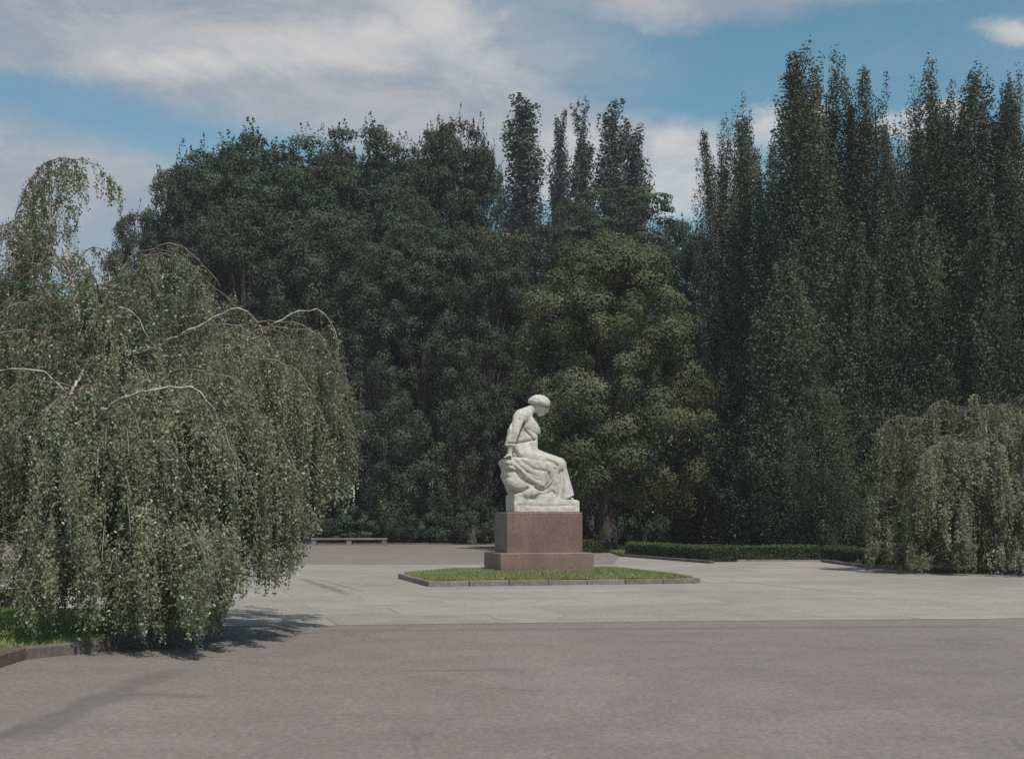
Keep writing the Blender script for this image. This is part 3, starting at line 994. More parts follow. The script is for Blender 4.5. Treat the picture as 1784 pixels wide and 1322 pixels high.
def round_mesh(seed, Hh=20.0, R=6.0, cb=0.06, n_cl=230, per=190, leaf=0.20, lobes=5, mat='leaf_round', flat=0.75, spiky=0.5, cl=0.17, top_pow=0.75, shell=0.72):
    rng = np.random.default_rng(seed)
    C, Tn, Out, sticks = [], [], [], []
    zc = Hh * (cb + (1 - cb) * 0.42)
    lob = rng.normal(size=(lobes, 3)); lob /= np.linalg.norm(lob, axis=1)[:, None]
    for i in range(n_cl):
        d = rng.normal(size=3); d /= np.linalg.norm(d)
        if d[2] < -0.75: d[2] *= -1
        lb = 1 + 0.22 * max(0.0, max(float(l @ d) for l in lob) * 3 - 2) - 0.07
        up = Hh - zc; dn = zc - Hh * cb
        rz = up if d[2] > 0 else dn
        # super-ellipsoid so that the lower crown keeps its width
        q = lb * (rng.uniform(shell, 1.02) if rng.random() < 0.82 else rng.uniform(0.3, 0.7))
        sx = np.sign(d[2]) * abs(d[2]) ** (1 / (1.0 + 0.2))
        hr = sqrt(max(0, 1 - d[2] ** 2)) ** top_pow
        a = atan2(d[1], d[0])
        c = np.array([cos(a) * R * hr * q, sin(a) * R * hr * q, zc + rz * sx * min(q, 0.97)])
        cr = R * cl * rng.uniform(0.65, 1.25)
        n = int(per * rng.uniform(0.7, 1.3) * (cr / (R * cl)) ** 1.2)
        e = rng.normal(size=(n, 3)); e[:, 2] += 0.35
        e += d * 0.5
        e /= np.linalg.norm(e, axis=1)[:, None]
        rr = rng.uniform(0.2, 1, n) ** 0.45
        pts = c + e * (cr * rr)[:, None] * np.array([1, 1, flat])
        C.append(pts); Out.append(e * 2.0)
        tn = rng.uniform(0, 1)
        Tn.append(np.clip(rng.uniform(0, 1, n) * 0.4 + tn * 0.6, 0, 1))
        if rng.random() < spiky and d[2] > 0.1:      # leafy shoots standing out of the crown
            for _ in range(3):
                s = c + rng.normal(size=3) * cr * 0.5
                dd = d * 0.6 + np.array([0, 0, 1.0]) + rng.normal(size=3) * 0.25
                dd /= np.linalg.norm(dd)
                k = 22
                t = rng.uniform(0, 1, k)
                Ls = cr * rng.uniform(0.6, 1.35)
                pp = s + dd * (t * Ls)[:, None] + rng.normal(size=(k, 3)) * (0.16 * cr * (1.1 - t))[:, None]
                C.append(pp); Out.append(np.tile(dd * 0.4, (k, 1)))
                Tn.append(rng.uniform(0, 1, k))
        if i % 9 == 0:
            c = c * np.array([0.5, 0.5, 0.95])
            b0 = np.array([0, 0, max(Hh * 0.1, c[2] * 0.55)])
            sticks.append((np.array([b0, b0 * .5 + c * .5 + np.array([0, 0, 0.3]), c]), [0.11, 0.06, 0.015]))
    C = np.concatenate(C); Out = np.concatenate(Out); Tn = np.concatenate(Tn)
    C[:, 2] = np.maximum(C[:, 2], 0.08)
    V, Fq = leaves_np(C, leaf * rng.uniform(0.65, 1.35, len(C)), rng, 0.5, Out, wild=0.55)
    crown = mesh_np('crown', V, Fq, M[mat], tint=Tn)
    z = np.linspace(0, Hh * 0.85, 8)
    wob = rng.normal(size=(8, 2)) * 0.15; wob[0] = 0
    tr = np.stack([np.cumsum(wob[:, 0]), np.cumsum(wob[:, 1]), z], 1)
    vt, ft = tube_np([(tr, np.linspace(0.45, 0.05, 8))] + sticks, 7)
    trunk = mesh_np('trunk', vt, ft, M['bark'], True)
    return crown, trunk, Hh, R


POP = [poplar_mesh(21, R=2.9, tips=2, spread=1.25, n_pl=200, per=310, leaf=0.135, base=0.08, plume=0.22), poplar_mesh(22, R=3.1, tips=3, spread=1.35, n_pl=200, per=310, leaf=0.135, base=0.07, plume=0.21),
       poplar_mesh(23, R=2.8, tips=2, n_pl=190, per=310, leaf=0.135, taper=0.5, base=0.08, plume=0.23)]
WIDE = [poplar_mesh(31, Hh=14, R=3.1, n_pl=150, per=330, spread=1.35, base=0.04, tips=3, leaf=0.125, taper=0.55, plume=0.18),
        poplar_mesh(32, Hh=14, R=3.1, n_pl=140, per=330, spread=1.6, base=0.06, tips=2, leaf=0.125, taper=0.6, plume=0.19)]
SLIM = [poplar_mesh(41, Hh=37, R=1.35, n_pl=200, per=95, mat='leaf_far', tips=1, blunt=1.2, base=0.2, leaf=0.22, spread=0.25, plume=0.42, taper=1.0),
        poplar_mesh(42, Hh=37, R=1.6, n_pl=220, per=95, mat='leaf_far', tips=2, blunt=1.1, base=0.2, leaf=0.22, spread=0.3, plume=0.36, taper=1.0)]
RND = [round_mesh(51, 26, 4.6, n_cl=380, per=185, leaf=0.165, cl=0.20), round_mesh(52, 26, 4.4, n_cl=380, per=165, spiky=0.8, leaf=0.175, cl=0.18)]
RND.append(RND[1])
HIGH = round_mesh(57, 19, 3.8, cb=0.40, n_cl=260, per=130, leaf=0.16, cl=0.2, lobes=7)
MID = [round_mesh(54, 19, 3.9, n_cl=300, per=190, leaf=0.155, cl=0.21, lobes=7), round_mesh(55, 18, 3.6, n_cl=280, per=190, spiky=0.7, leaf=0.15, cl=0.20, lobes=8)]
CHEST = round_mesh(61, 13.6, 4.1, cb=0.04, n_cl=330, per=430, leaf=0.125, lobes=5, mat='leaf_chestnut', flat=0.8, spiky=0.0, cl=0.20, top_pow=1.05, shell=0.84)
LAYER = round_mesh(62, 21, 4.2, cb=0.35, n_cl=150, per=240, leaf=0.17, lobes=9, mat='leaf_round', flat=0.38, spiky=0.1, cl=0.22)
SHRUB = [round_mesh(71, 3.0, 2.0, cb=0.0, n_cl=80, per=110, leaf=0.13, lobes=4, mat='leaf_shrub', cl=0.24, flat=0.7),
         round_mesh(72, 2.6, 2.1, cb=0.0, n_cl=80, per=110, leaf=0.13, lobes=6, mat='leaf_shrub', cl=0.22, flat=0.6)]


def plant(name, proto, px, top, d, halfw, label, cat='tree', group=None, rz=None, dz=0.0):
    crown, trunk, Hh, R = proto
    x = (px - HX) * d / FOC
    hgt = EYE + (HY - top) * d / FOC
    o = empty(name, (x, d, dz), random.uniform(0, 6.28) if rz is None else rz)
    s = halfw * d / FOC / R
    o.scale = (s, s, hgt / Hh)
    tag(o, label, cat, group)
    ob('trunk', trunk, o)
    ob('crown', crown, o)
    return o


GB, GP, GF = 'broad trees closing the view on the left', 'tall poplars on the right', 'slim poplars rising behind the wood'
# back row on the left
for px, top, d, hw, k, lab in (
    (-150, 470, 96, 130, 0, 'dark broad tree outside the left edge behind the near birch'),
    (0, 500, 97, 120, 1, 'dark broad tree mostly hidden behind the leftmost top of the near birch'),
    (120, 480, 98, 100, 0, 'dark tree hidden behind the near birch left of the low rounded crown'),
    (238, 372, 96, 52, 1, 'lowest rounded crown at the left end of the skyline'),
    (320, 292, 94, 66, 2, 'pointed dark tree second from the left end of the skyline'),
    (368, 262, 90, 70, 2, 'dark tree with a narrow spire top left of the big domed crowns'),
    (455, 240, 92, 105, 1, 'broad dark crown with ragged shoots left of the widest domed crown'),
    (535, 226, 95, 105, 0, 'wide domed dark crown in the middle of the left wood'),
    (630, 222, 91, 88, 1, 'dark domed crown with upright shoots just left of the notch in the skyline'),
    (735, 235, 93, 90, 0, 'dark crown just right of the notch in the left skyline'),
    (792, 214, 92, 66, 1, 'high domed crown left of the first slim poplar'),
    (846, 262, 94, 34, 2, 'dark crown sloping down in front of the first slim poplar'),
    (410, 268, 89, 70, 1, 'dark crown filling the dip right of the narrow spire top'),
    (585, 238, 97, 70, 0, 'dark crown between the widest dome and the one left of the notch'),
    (760, 226, 98, 56, 1, 'dark crown just left of the high dome beside the first slim poplar'),
    (500, 300, 88, 100, 1, 'slightly lower dark crown in front of the widest dome'),
    (690, 300, 88, 75, 0, 'dark crown rising below the notch in the skyline'),
):
    plant('broad_tree', RND[k], px, top, d, hw * 1.3, lab, group=GB)
# second row on the left, lower and in front
for px, top, d, hw, k, lab in (
    (300, 440, 84, 95, 1, 'lower dark tree just above the middle dome of the near birch'),
    (430, 360, 83, 100, 0, 'bushy dark tree above the pale birch branch'),
    (560, 365, 82, 95, 2, 'dark tree right above the far right tip of the near birch'),
    (650, 420, 80, 80, 0, 'lower dark tree just right of the near birch crown'),
    (740, 380, 80, 85, 1, 'dark leafy tree standing between the near birch and the statue'),
    (850, 400, 79, 80, 0, 'dark tree behind the head of the statue, left of the domed chestnut'),
    (935, 395, 82, 75, 2, 'dark tree below the slim poplars, left shoulder of the domed chestnut'),
):
    plant('broad_tree', MID[k % 2], px, top, d, hw * 1.15, lab, group='lower trees in front of the left wood')
for px, top, d, hw, k, lab in (
    (710, 350, 84, 60, 0, 'upright plume shaped tree in the middle of the left wood'),
    (800, 560, 78.5, 62, 1, 'young upright tree with feathery boughs left of the statue'),
    (690, 640, 79, 66, 2, 'young upright tree with low boughs right beside the birch tips'),
    (905, 470, 83, 55, 2, 'upright tree squeezed left of the domed chestnut'),
):
    plant('poplar_tree', WIDE[0], px, top, d, hw * 1.1, lab, group='upright trees in the left wood')
# slim far poplars
for px, top, d, hw, k, lab in (
    (910, 158, 118, 36, 0, 'leftmost slim blunt poplar standing clear of the wood'),
    (974, 190, 120, 17, 0, 'narrowest slim poplar with a gap on both sides'),
    (1008, 168, 118, 27, 1, 'slim forked poplar just right of the narrowest one'),
    (1067, 176, 117, 31, 0, 'full slim poplar with rounded top in the right pair'),
    (1106, 208, 118, 27, 0, 'rightmost and lowest slim poplar above the layered dark tree'),
):
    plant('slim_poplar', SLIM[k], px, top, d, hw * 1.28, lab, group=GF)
plant('layered_tree', LAYER, 1085, 322, 84, 118, 'dark tree with flat layered boughs against the sky below the slim poplars', rz=0.6)
plant('broad_tree', MID[0], 1000, 345, 88, 58, 'dark tree filling in under the narrowest slim poplar', group='lower trees in front of the left wood')
plant('broad_tree', HIGH, 1180, 395, 84, 70, 'dark low tree closing the gap left of the tall right poplars', group='lower trees in front of the left wood')
plant('broad_tree', MID[1], 1196, 570, 77, 75, 'low dark tree in the deep shade right of the domed chestnut', group='lower trees in front of the left wood')
plant('broad_tree', HIGH, 1145, 500, 75, 80, 'dark tree hidden right behind the domed chestnut', group='lower trees in front of the left wood')
plant('chestnut_tree', CHEST, 1058, 420, 63, 163, 'olive green domed chestnut right behind the statue', rz=1.0)
plant('broad_tree', HIGH, 1215, 430, 76, 80, 'dark green tree just right of the domed chestnut', group='lower trees in front of the left wood')
plant('broad_tree', MID[0], 1010, 560, 78, 110, 'dark tree hidden behind the domed chestnut', group='lower trees in front of the left wood')
# tall poplars on the right
for px, top, d, hw, k, lab in (
    (1257, 192, 72, 46, 2, 'leftmost tall poplar of the right wood with see-through lower crown'),
    (1303, 150, 71, 56, 0, 'second tall poplar of the right wood, narrow with one peak'),
    (1395, 57, 68, 84, 0, 'highest poplar of all, left half of the twin peaks'),
    (1443, 76, 70, 80, 2, 'high poplar making the right half of the twin peaks'),
    (1522, 103, 69, 78, 1, 'tall poplar with a single broad peak right of the twin peaks'),
    (1598, 118, 73, 55, 0, 'poplar with a small side peak left of the sharp high one'),
    (1634, 86, 69, 78, 2, 'tall poplar with a sharp high peak above the right birch'),
    (1716, 92, 68, 76, 0, 'tall poplar above the middle of the right birch'),
    (1768, 112, 67, 60, 2, 'tall poplar cut by the right edge of the picture'),
    (1348, 235, 76, 50, 1, 'lower poplar closing the gap left of the twin peaks'),
    (1483, 180, 77, 55, 1, 'poplar filling in between the twin peaks and the single broad peak'),
    (1568, 195, 78, 50, 1, 'lower poplar below the small bright cloud'),
    (1676, 140, 77, 55, 1, 'poplar filling in right of the sharp high peak'),
    (1850, 90, 68, 85, 1, 'tall poplar just outside the right edge'),
    (1940, 120, 66, 85, 0, 'tall poplar well outside the right edge'),
):
    plant('poplar_tree', POP[k], px, top, d, hw * 1.32, lab, group=GP)
for px, top, d, hw, k, lab in (
    (1370, 420, 60, 125, 1, 'lower poplar with wide slanting boughs in front of the twin peaks'),
    (1490, 380, 62, 110, 0, 'lower poplar with slanting boughs left of the right birch'),
    (1600, 350, 61, 105, 1, 'lower poplar with dense boughs right behind the right birch'),
    (1710, 330, 60, 110, 0, 'lower poplar with dense boughs behind the right half of the right birch'),
    (1830, 330, 60, 110, 0, 'lower poplar outside the right edge'),
):
    plant('poplar_tree', WIDE[k], px, top, d, hw, lab, group='lower poplars in front of the right wood')
plant('poplar_tree', WIDE[0], 1440, 640, 55, 85, 'small poplar with boughs nearly to the ground behind the long hedge', group='lower poplars in front of the right wood')
# behind the trees one can tell apart the wood goes on as a mass of leaves
def leaf_belt(name, x0, x1, d0, d1, z1, n, leaf, label, seed):
    rng = np.random.default_rng(seed)
    k = n // 160
    cx = rng.uniform(x0, x1, k); cy = rng.uniform(d0, d1, k); cz = z1 * rng.uniform(0, 1, k) ** 0.9
    e = rng.normal(size=(k, 160, 3)); e /= np.linalg.norm(e, axis=2)[:, :, None]
    rr = rng.uniform(0.3, 1, (k, 160, 1)) ** 0.5
    c = np.stack([cx, cy, cz], 1)[:, None, :] + e * rr * (leaf * 4.5) * np.array([1.2, 1.2, 0.9])
    c = c.reshape(-1, 3); c[:, 2] = np.abs(c[:, 2])
    V, Fq = leaves_np(c, leaf * rng.uniform(0.7, 1.3, len(c)), rng, 0.6, e.reshape(-1, 3))
    o = ob(name, mesh_np(name, V, Fq, M['leaf_round'], tint=rng.uniform(0, 1, len(c))))
    return tag(o, label, 'wood', kind='stuff')


leaf_belt('distant_wood', -55, 6, 99, 107, 15, 34000, 0.48, 'dark mass of wood glimpsed deep between the left trees', 301)
leaf_belt('distant_wood', -2, 34, 84, 93, 15, 38000, 0.42, 'dark mass of wood glimpsed deep between the right poplars', 304)
leaf_belt('undergrowth', -45, 5, 83, 92, 3.2, 20000, 0.24, 'dark undergrowth below the trees of the left wood', 302)
leaf_belt('undergrowth', 3, 45, 72, 84, 4.0, 24000, 0.24, 'dark undergrowth below the trees of the right wood', 303)
# undergrowth along the wood edge
for i, (px, top, d, hw, lab) in enumerate((
    (560, 905, 79, 50, 'low shrub behind the far bench, below the birch tips'),
    (640, 880, 80, 55, 'shrub right behind the right half of the far bench'),
    (705, 860, 79, 50, 'dark shrub just right of the far bench'),
    (765, 868, 78.5, 45, 'leafy shrub in the middle between bench and pedestal'),
    (822, 872, 78, 45, 'leafy pale shrub left of the pedestal'),
    (870, 850, 80, 45, 'dark shrub peeking out left of the pedestal'),
    (490, 900, 81, 55, 'shrub at the wood edge behind the birch tips'),
    (430, 890, 82, 60, 'shrub at the wood edge hidden by the near birch'),
    (1030, 800, 72, 60, 'tall shrub under the left side of the domed chestnut'),
    (1110, 790, 74, 60, 'tall dark shrub under the right side of the domed chestnut'),
    (1560, 830, 60, 70, 'dark shrub left of the right birch'),
    (350, 890, 82, 60, 'shrub at the wood edge behind the middle of the near birch'),
    (250, 890, 82, 70, 'shrub at the wood edge behind the trunk of the near birch'),
    (120, 890, 82, 80, 'shrub at the wood edge behind the left of the near birch'),
    (0, 880, 82, 80, 'shrub at the wood edge near the left edge'),
)):
    plant('shrub', SHRUB[i % 2], px, top, d, hw, lab, 'shrub', 'shrubs along the edge of the wood', rz=i * 0.9)


# ------------------------------------------------------------------ weeping birches
def bez(p0, p1, p2, n=12):
    t = np.linspace(0, 1, n)[:, None]
    return (1 - t) ** 2 * p0 + 2 * t * (1 - t) * p1 + t ** 2 * p2


def weeping_birch(name, base, branches, seed, leafmat, label, leaf=0.055, per_m=62, strand_gap=0.055, swing=0.25, floor=0.03, twig_r=0.0035, trunk_top=None, trunk_r=0.13, tufts=(), low=None, tuft_k=1.0, leaf_k=1.0):
    """branches: (polyline of the bough, hang length in m at start and end, first leafy fraction, density)
    tufts: (apex, outward direction, hang length, strands) of small arching side boughs
    low(px): how far down the curtains reach"""
    rng = np.random.default_rng(seed)
    root = tag(empty(name, base), label, 'tree')
    b0 = np.array(base)
    tt = np.array(trunk_top)
    pts = bez(b0, (b0 + tt) / 2 + np.array([0.25, 0.1, 0.3]), tt, 12)
    pts[1:-1] += rng.normal(size=(10, 3)) * 0.04
    v, f = tube_np([(pts - b0, np.linspace(trunk_r, 0.03, 12))], 10)
    ob('trunk', mesh_np('trunk', v, f, M['birch_bark'], True), root)
    C, Tn, strands = [], [], []

    def strand(p, hl, tone, sw, a=None, w=None):
        if a is None:
            a = rng.uniform(0, 2 * pi)
            w = rng.uniform(0.05, 1.0) * sw * min(1, hl)
        lift = rng.uniform(0.0, 0.10)
        m = max(5, int(hl / 0.18))
        q = np.linspace(0, 1, m)
        x = p[0] + cos(a) * w * (1 - np.exp(-q * 4)) + np.cumsum(rng.normal(size=m) * 0.010)
        y = p[1] + sin(a) * w * (1 - np.exp(-q * 4)) + np.cumsum(rng.normal(size=m) * 0.010)
        z = p[2] + lift * np.sin(np.clip(q * 5, 0, pi)) - hl * q
        st = np.stack([x, y, z], 1)
        st[0] = p
        ok = st[:, 2] > floor + rng.uniform(0, 0.1)
        if low is not None:
            py = HY - (st[:, 2] - EYE) * FOC / st[:, 1]
            px = HX + st[:, 0] * FOC / st[:, 1]
            ok &= py < low(px) - rng.exponential(30)
        n = int(ok.sum()) if ok.all() else int(np.argmin(ok))
        if n < 3: return
        st = st[:n]
        if rng.random() < 0.55:
            sel = np.unique(np.r_[np.arange(0, n, 2), n - 1])
            strands.append(((st - b0)[sel], np.linspace(twig_r * 1.5, twig_r * 0.5, len(sel))))
        k = int(hl * n / m * per_m)
        if k < 2: return
        u = rng.uniform(0.03, 1.0, k) * (n - 1)
        c = np.stack([np.interp(u, np.arange(n), st[:, j]) for j in range(3)], 1)
        c += rng.normal(size=(k, 3)) * 0.024 * leaf_k
        C.append(c)
        Tn.append(np.clip(rng.uniform(0, 1, k) * 0.5 + tone * 0.5, 0, 1))

    for poly, h0, h1, s0, dens in branches:
        poly = np.asarray(poly, float)
        seg = np.r_[0, np.cumsum(np.linalg.norm(np.diff(poly, axis=0), axis=1))]
        L = seg[-1]
        n = max(8, int(L / 0.12))
        s = np.linspace(0, L, n)
        pl = np.stack([np.interp(s, seg, poly[:, k]) for k in range(3)], 1)
        for _ in range(2):
            pl[1:-1] = (pl[:-2] + pl[2:] + 2 * pl[1:-1]) / 4
        pl[1:-1] += rng.normal(size=(n - 2, 3)) * 0.012
        pale = s0 >= 0.6
        r = np.linspace((0.012 + 0.004 * L) if pale else 0.014, 0.005, n)
        v, f = tube_np([(pl - b0, r)], 6)
        ob('bough', mesh_np('bough', v, f, M['birch_bark'] if pale else M['twig'], True), root)
        ns = int(L * (1 - s0) / strand_gap * dens * (1.0 if pale else 1.5))
        tone = rng.random()
        for _ in range(ns):
            t = s0 + (1 - s0) * rng.random() ** 0.85
            p = np.array([np.interp(t * L, s, pl[:, k]) for k in range(3)])
            hl = (h0 + (h1 - h0) * (t - s0) / (1 - s0)) * rng.uniform(0.45, 1.1)
            strand(p, hl, tone, swing)
    for apex, dr, hang, ns in tufts:
        dr = np.array([dr[0], dr[1], 0.0]); dr /= np.linalg.norm(dr) + 1e-9
        sp = rng.uniform(0.5, 0.85) * tuft_k
        side = np.array([-dr[1], dr[0], 0])
        arch = bez(apex - dr * sp + np.array([0, 0, -0.12]), apex + np.array([0, 0, 0.22]), apex + dr * sp * 0.8 + np.array([0, 0, -0.38]), 7)
        n_before = len(C)
        tone = rng.random()
        for _ in range(max(2, ns // 6)):
            t = rng.uniform(0, 6)
            p = np.array([np.interp(t, np.arange(7), arch[:, k]) for k in range(3)])
            p = p + side * rng.normal() * 0.24 * tuft_k
            p[2] -= abs(rng.normal()) * 0.06
            hl = hang * rng.uniform(0.45, 1.15)
            a = atan2(dr[1], dr[0]) + rng.normal() * 1.1
            w = rng.uniform(0.1, 1.0) * swing
            tt_ = np.clip(tone + rng.normal() * 0.25, 0, 1)
            for _ in range(6):
                strand(p + rng.normal(size=3) * np.array([0.045, 0.045, 0.03]) * leaf_k, hl * rng.uniform(0.55, 1.05), tt_, swing, a + rng.normal() * 0.2, w * rng.uniform(0.8, 1.2))
        if len(C) - n_before > ns // 2:
            strands.append((arch - b0, np.linspace(0.009, 0.004, 7)))
    C = np.concatenate(C); Tn = np.concatenate(Tn)
    Rel = C - b0
    Or = Rel * np.array([1, 1, 0.0])
    Or /= np.linalg.norm(Or, axis=1)[:, None] + 0.4
    Or[:, 2] = 0.45
    V, Fq = leaves_np(Rel, leaf * rng.uniform(0.65, 1.3, len(C)), rng, 0.3, Or, 1.2, 0.60, wild=0.75)
    ob('crown', mesh_np('crown', V, Fq, M[leafmat], tint=Tn), root)
    v, f = tube_np(strands, 3)
    tw = ob('hanging_twigs', mesh_np('hanging_twigs', v, f, M['twig'], True), root)
    tw['kind'] = 'stuff'
    print(name, 'leaves', len(C), 'strands', len(strands))
    return root


def crown_tufts(axis_px, axis_d, topline, x0, x1, y1, r_top, r_low, n, hang, ns, seed, back=0.25, xr=1.0):
    """small boughs over the rounded outside of a weeping crown"""
    rng = np.random.default_rng(seed)
    tx, ty = np.array(topline, float).T
    ax = (axis_px - HX) * axis_d / FOC
    out = []
    for i in range(n):
        px = rng.uniform(x0, x1)
        yt = np.interp(px, tx, ty)
        q = rng.random() ** 0.9
        py = yt + 8 + (y1 - yt) * q
        v = np.clip((py - ty.min()) / (y1 - ty.min()), 0, 1)
        rad = r_top + (r_low - r_top) * v ** 0.65
        X = (px - HX) * axis_d / FOC - ax
        rad = max(rad, abs(X) * 1.02)
        dep = sqrt(max(0.0, rad * rad - X * X)) * rng.uniform(0.50, 1.08)
        isback = rng.random() < back
        d = axis_d + dep if isback else axis_d - dep
        if isback: py = yt + (py - yt) * 0.7 + 10
        p = np.array(P(px, py, d))
        out.append((p, (p[0] - ax, p[1] - axis_d), rng.uniform(*hang), ns))
    return out


def A(px, py, d):
    return np.array(P(px, py, d))


rb = np.random.default_rng(5)
TB = np.array([(200 - HX) * 20.3 / FOC, 20.3, 0.1])
hub = A(190, 620, 20.2)          # where the boughs leave the stem
hub2 = A(120, 480, 20.6)
B1 = []
# boughs read off the photograph: (points, hang at start, hang at end, first leafy fraction, density)
B1 += [
    ([hub2, A(20, 400, 20.6), A(45, 320, 20.6), A(90, 275, 20.6), A(140, 275, 20.5), A(185, 300, 20.4), A(210, 330, 20.4)], 1.1, 0.35, 0.2, 3.0),
    ([hub2, A(50, 380, 20.8), A(75, 310, 20.9), A(110, 285, 20.9), A(150, 310, 20.8)], 1.2, 0.5, 0.2, 2.6),
    ([hub2, A(10, 400, 20.2), A(-40, 360, 20.2), A(-120, 400, 20.2)], 1.0, 1.0, 0.2, 0.8),
    ([hub2, A(90, 430, 21.0), A(60, 390, 21.0), A(20, 400, 21), A(-60, 450, 21)], 1.2, 1.0, 0.1, 0.9),
    ([hub2, A(150, 430, 20.8), A(170, 425, 20.8), A(200, 450, 20.8)], 1.0, 0.9, 0.1, 0.8),
    # middle dome
    ([hub, A(230, 480, 20.0), A(270, 425, 20.0), A(310, 422, 20.0), A(350, 455, 20.0), A(385, 500, 20.0)], 1.6, 1.3, 0.25, 1.0),
    ([hub, A(210, 470, 19.6), A(260, 440, 19.4), A(320, 450, 19.2), A(370, 500, 19.2)], 1.5, 1.2, 0.25, 1.0),
    ([hub, A(200, 490, 20.6), A(230, 440, 20.8), A(290, 430, 21.0), A(350, 470, 21.2)], 1.6, 1.3, 0.3, 0.9),
    ([hub, A(170, 500, 19.2), A(150, 450, 18.9), A(100, 440, 18.7), A(40, 480, 18.6)], 1.4, 1.2, 0.25, 1.0),
    # pale branch in the middle, and its drooping end
    ([hub, A(260, 612, 18.6), A(320, 580, 17.75), A(378, 555, 17.6), A(410, 528, 17.6), A(440, 545, 17.6), A(470, 600, 17.7)], 0.55, 1.9, 0.76, 1.2),
    ([hub, A(280, 600, 19.4), A(380, 560, 19.0), A(450, 580, 18.8), A(500, 640, 18.8)], 1.3, 1.7, 0.45, 1.1),
    # right branches
    ([hub, A(330, 620, 19.6), A(430, 600, 19.2), A(478, 565, 18.8), A(500, 550, 18.8), A(545, 533, 18.9), A(575, 550, 19.0), A(592, 600, 19.2)], 1.0, 2.3, 0.75, 1.3),
    ([hub, A(330, 610, 19.6), A(440, 560, 19.5), A(520, 560, 19.4), A(570, 600, 19.4), A(590, 670, 19.4)], 1.7, 2.0, 0.45, 1.2),
    ([hub, A(350, 620, 20.5), A(460, 570, 20.8), A(550, 575, 21.0), A(600, 640, 21.0), A(615, 720, 21.0)], 1.7, 1.4, 0.45, 1.1),
    ([hub, A(340, 640, 19.0), A(440, 620, 18.6), A(520, 640, 18.4), A(560, 720, 18.4)], 1.5, 1.6, 0.45, 1.2),
    ([hub, A(330, 600, 21.0), A(430, 560, 21.5), A(500, 580, 21.8), A(560, 650, 22.0)], 1.8, 1.6, 0.4, 0.9),
    # left branches
    ([hub, A(120, 600, 18.4), A(40, 570, 18.0), A(-60, 600, 17.8)], 1.3, 1.4, 0.2, 1.1),
    ([hub, A(120, 560, 19.4), A(60, 520, 19.2), A(0, 540, 19.0), A(-80, 600, 19.0)], 1.3, 1.4, 0.2, 1.1),
    ([A(150, 640, 19), A(120, 693, 17.3), A(100, 655, 17.2), A(45, 640, 17.1), A(0, 640, 17.1), A(-60, 660, 17.2)], 0.9, 1.6, 0.62, 1.0),
    ([hub, A(192, 555, 17.6), A(212, 528, 17.5), A(230, 534, 17.5), A(260, 590, 17.6)], 0.9, 1.4, 0.70, 1.4),
    # front tier
    ([A(150, 760, 18.0), A(190, 705, 16.9), A(230, 686, 16.7), A(290, 675, 16.6), A(335, 670, 16.6), A(370, 700, 16.7), A(400, 780, 16.9)], 1.0, 1.7, 0.62, 1.2),
    ([hub, A(240, 660, 18.4), A(330, 640, 17.9), A(420, 660, 17.6), A(470, 740, 17.6)], 1.6, 1.6, 0.35, 1.2),
    ([hub, A(180, 680, 18.0), A(150, 670, 17.3), A(90, 700, 16.9), A(60, 760, 16.8)], 1.4, 1.6, 0.35, 1.3),
    ([hub, A(180, 700, 18.0), A(220, 700, 17.2), A(250, 760, 16.9), A(270, 830, 16.8)], 1.3, 1.5, 0.35, 1.3),
    ([hub, A(160, 680, 18.6), A(60, 660, 18.0), A(-20, 700, 17.8), A(-80, 760, 17.8)], 1.5, 1.5, 0.3, 1.1),
    ([hub, A(300, 690, 18.6), A(420, 700, 18.2), A(500, 770, 18.0), A(520, 850, 18.0)], 1.6, 1.3, 0.35, 1.2),
    ([hub, A(280, 720, 18.2), A(370, 740, 17.5), A(430, 820, 17.3), A(450, 900, 17.3)], 1.4, 0.9, 0.4, 1.2),
    ([hub, A(240, 740, 17.8), A(300, 770, 17.1), A(350, 850, 16.9), A(370, 920, 16.9)], 1.4, 1.3, 0.35, 1.3),
    ([hub, A(200, 760, 17.6), A(210, 790, 17.0), A(230, 870, 16.8), A(250, 920, 16.8)], 1.3, 1.3, 0.35, 1.2),
    ([hub, A(130, 760, 17.6), A(90, 790, 17.0), A(60, 860, 16.8), A(45, 920, 16.8)], 1.2, 1.0, 0.35, 1.2),
    ([hub, A(110, 740, 18.0), A(20, 760, 17.5), A(-40, 830, 17.3)], 1.4, 1.2, 0.3, 1.1),
    ([A(90, 905, 16.6), A(88, 868, 16.5), A(95, 862, 16.5), A(112, 872, 16.6), A(130, 930, 16.8)], 0.8, 1.0, 0.62, 1.2),
    ([hub, A(370, 700, 20.2), A(490, 700, 20.4), A(570, 780, 20.6), A(600, 830, 20.6)], 1.6, 0.5, 0.4, 1.0),
    ([hub, A(380, 740, 19.4), A(480, 760, 19.4), A(530, 840, 19.4), A(540, 900, 19.4)], 1.4, 0.55, 0.4, 1.1),
    ([hub, A(230, 620, 22.0), A(300, 600, 23.0), A(360, 680, 23.4)], 1.8, 1.6, 0.3, 0.9),
    ([hub, A(150, 600, 22.0), A(80, 600, 23.0), A(0, 680, 23.2)], 1.8, 1.6, 0.3, 0.9),
    ([hub, A(300, 640, 21.6), A(400, 660, 22.2), A(470, 760, 22.5)], 1.6, 1.5, 0.35, 0.9),
]
top1 = [(-220, 450), (0, 432), (100, 438), (150, 445), (190, 452), (230, 428), (290, 414), (350, 442), (390, 485), (420, 530), (450, 545), (500, 566), (540, 552), (560, 575), (580, 640), (600, 760), (605, 800)]
LOWX = [-300, 30, 60, 200, 232, 262, 390, 405, 440, 500, 530, 560, 610, 640]
LOWY = [1075, 1090, 1125, 1130, 1140, 1140, 1132, 1070, 1055, 1040, 985, 925, 895, 800]
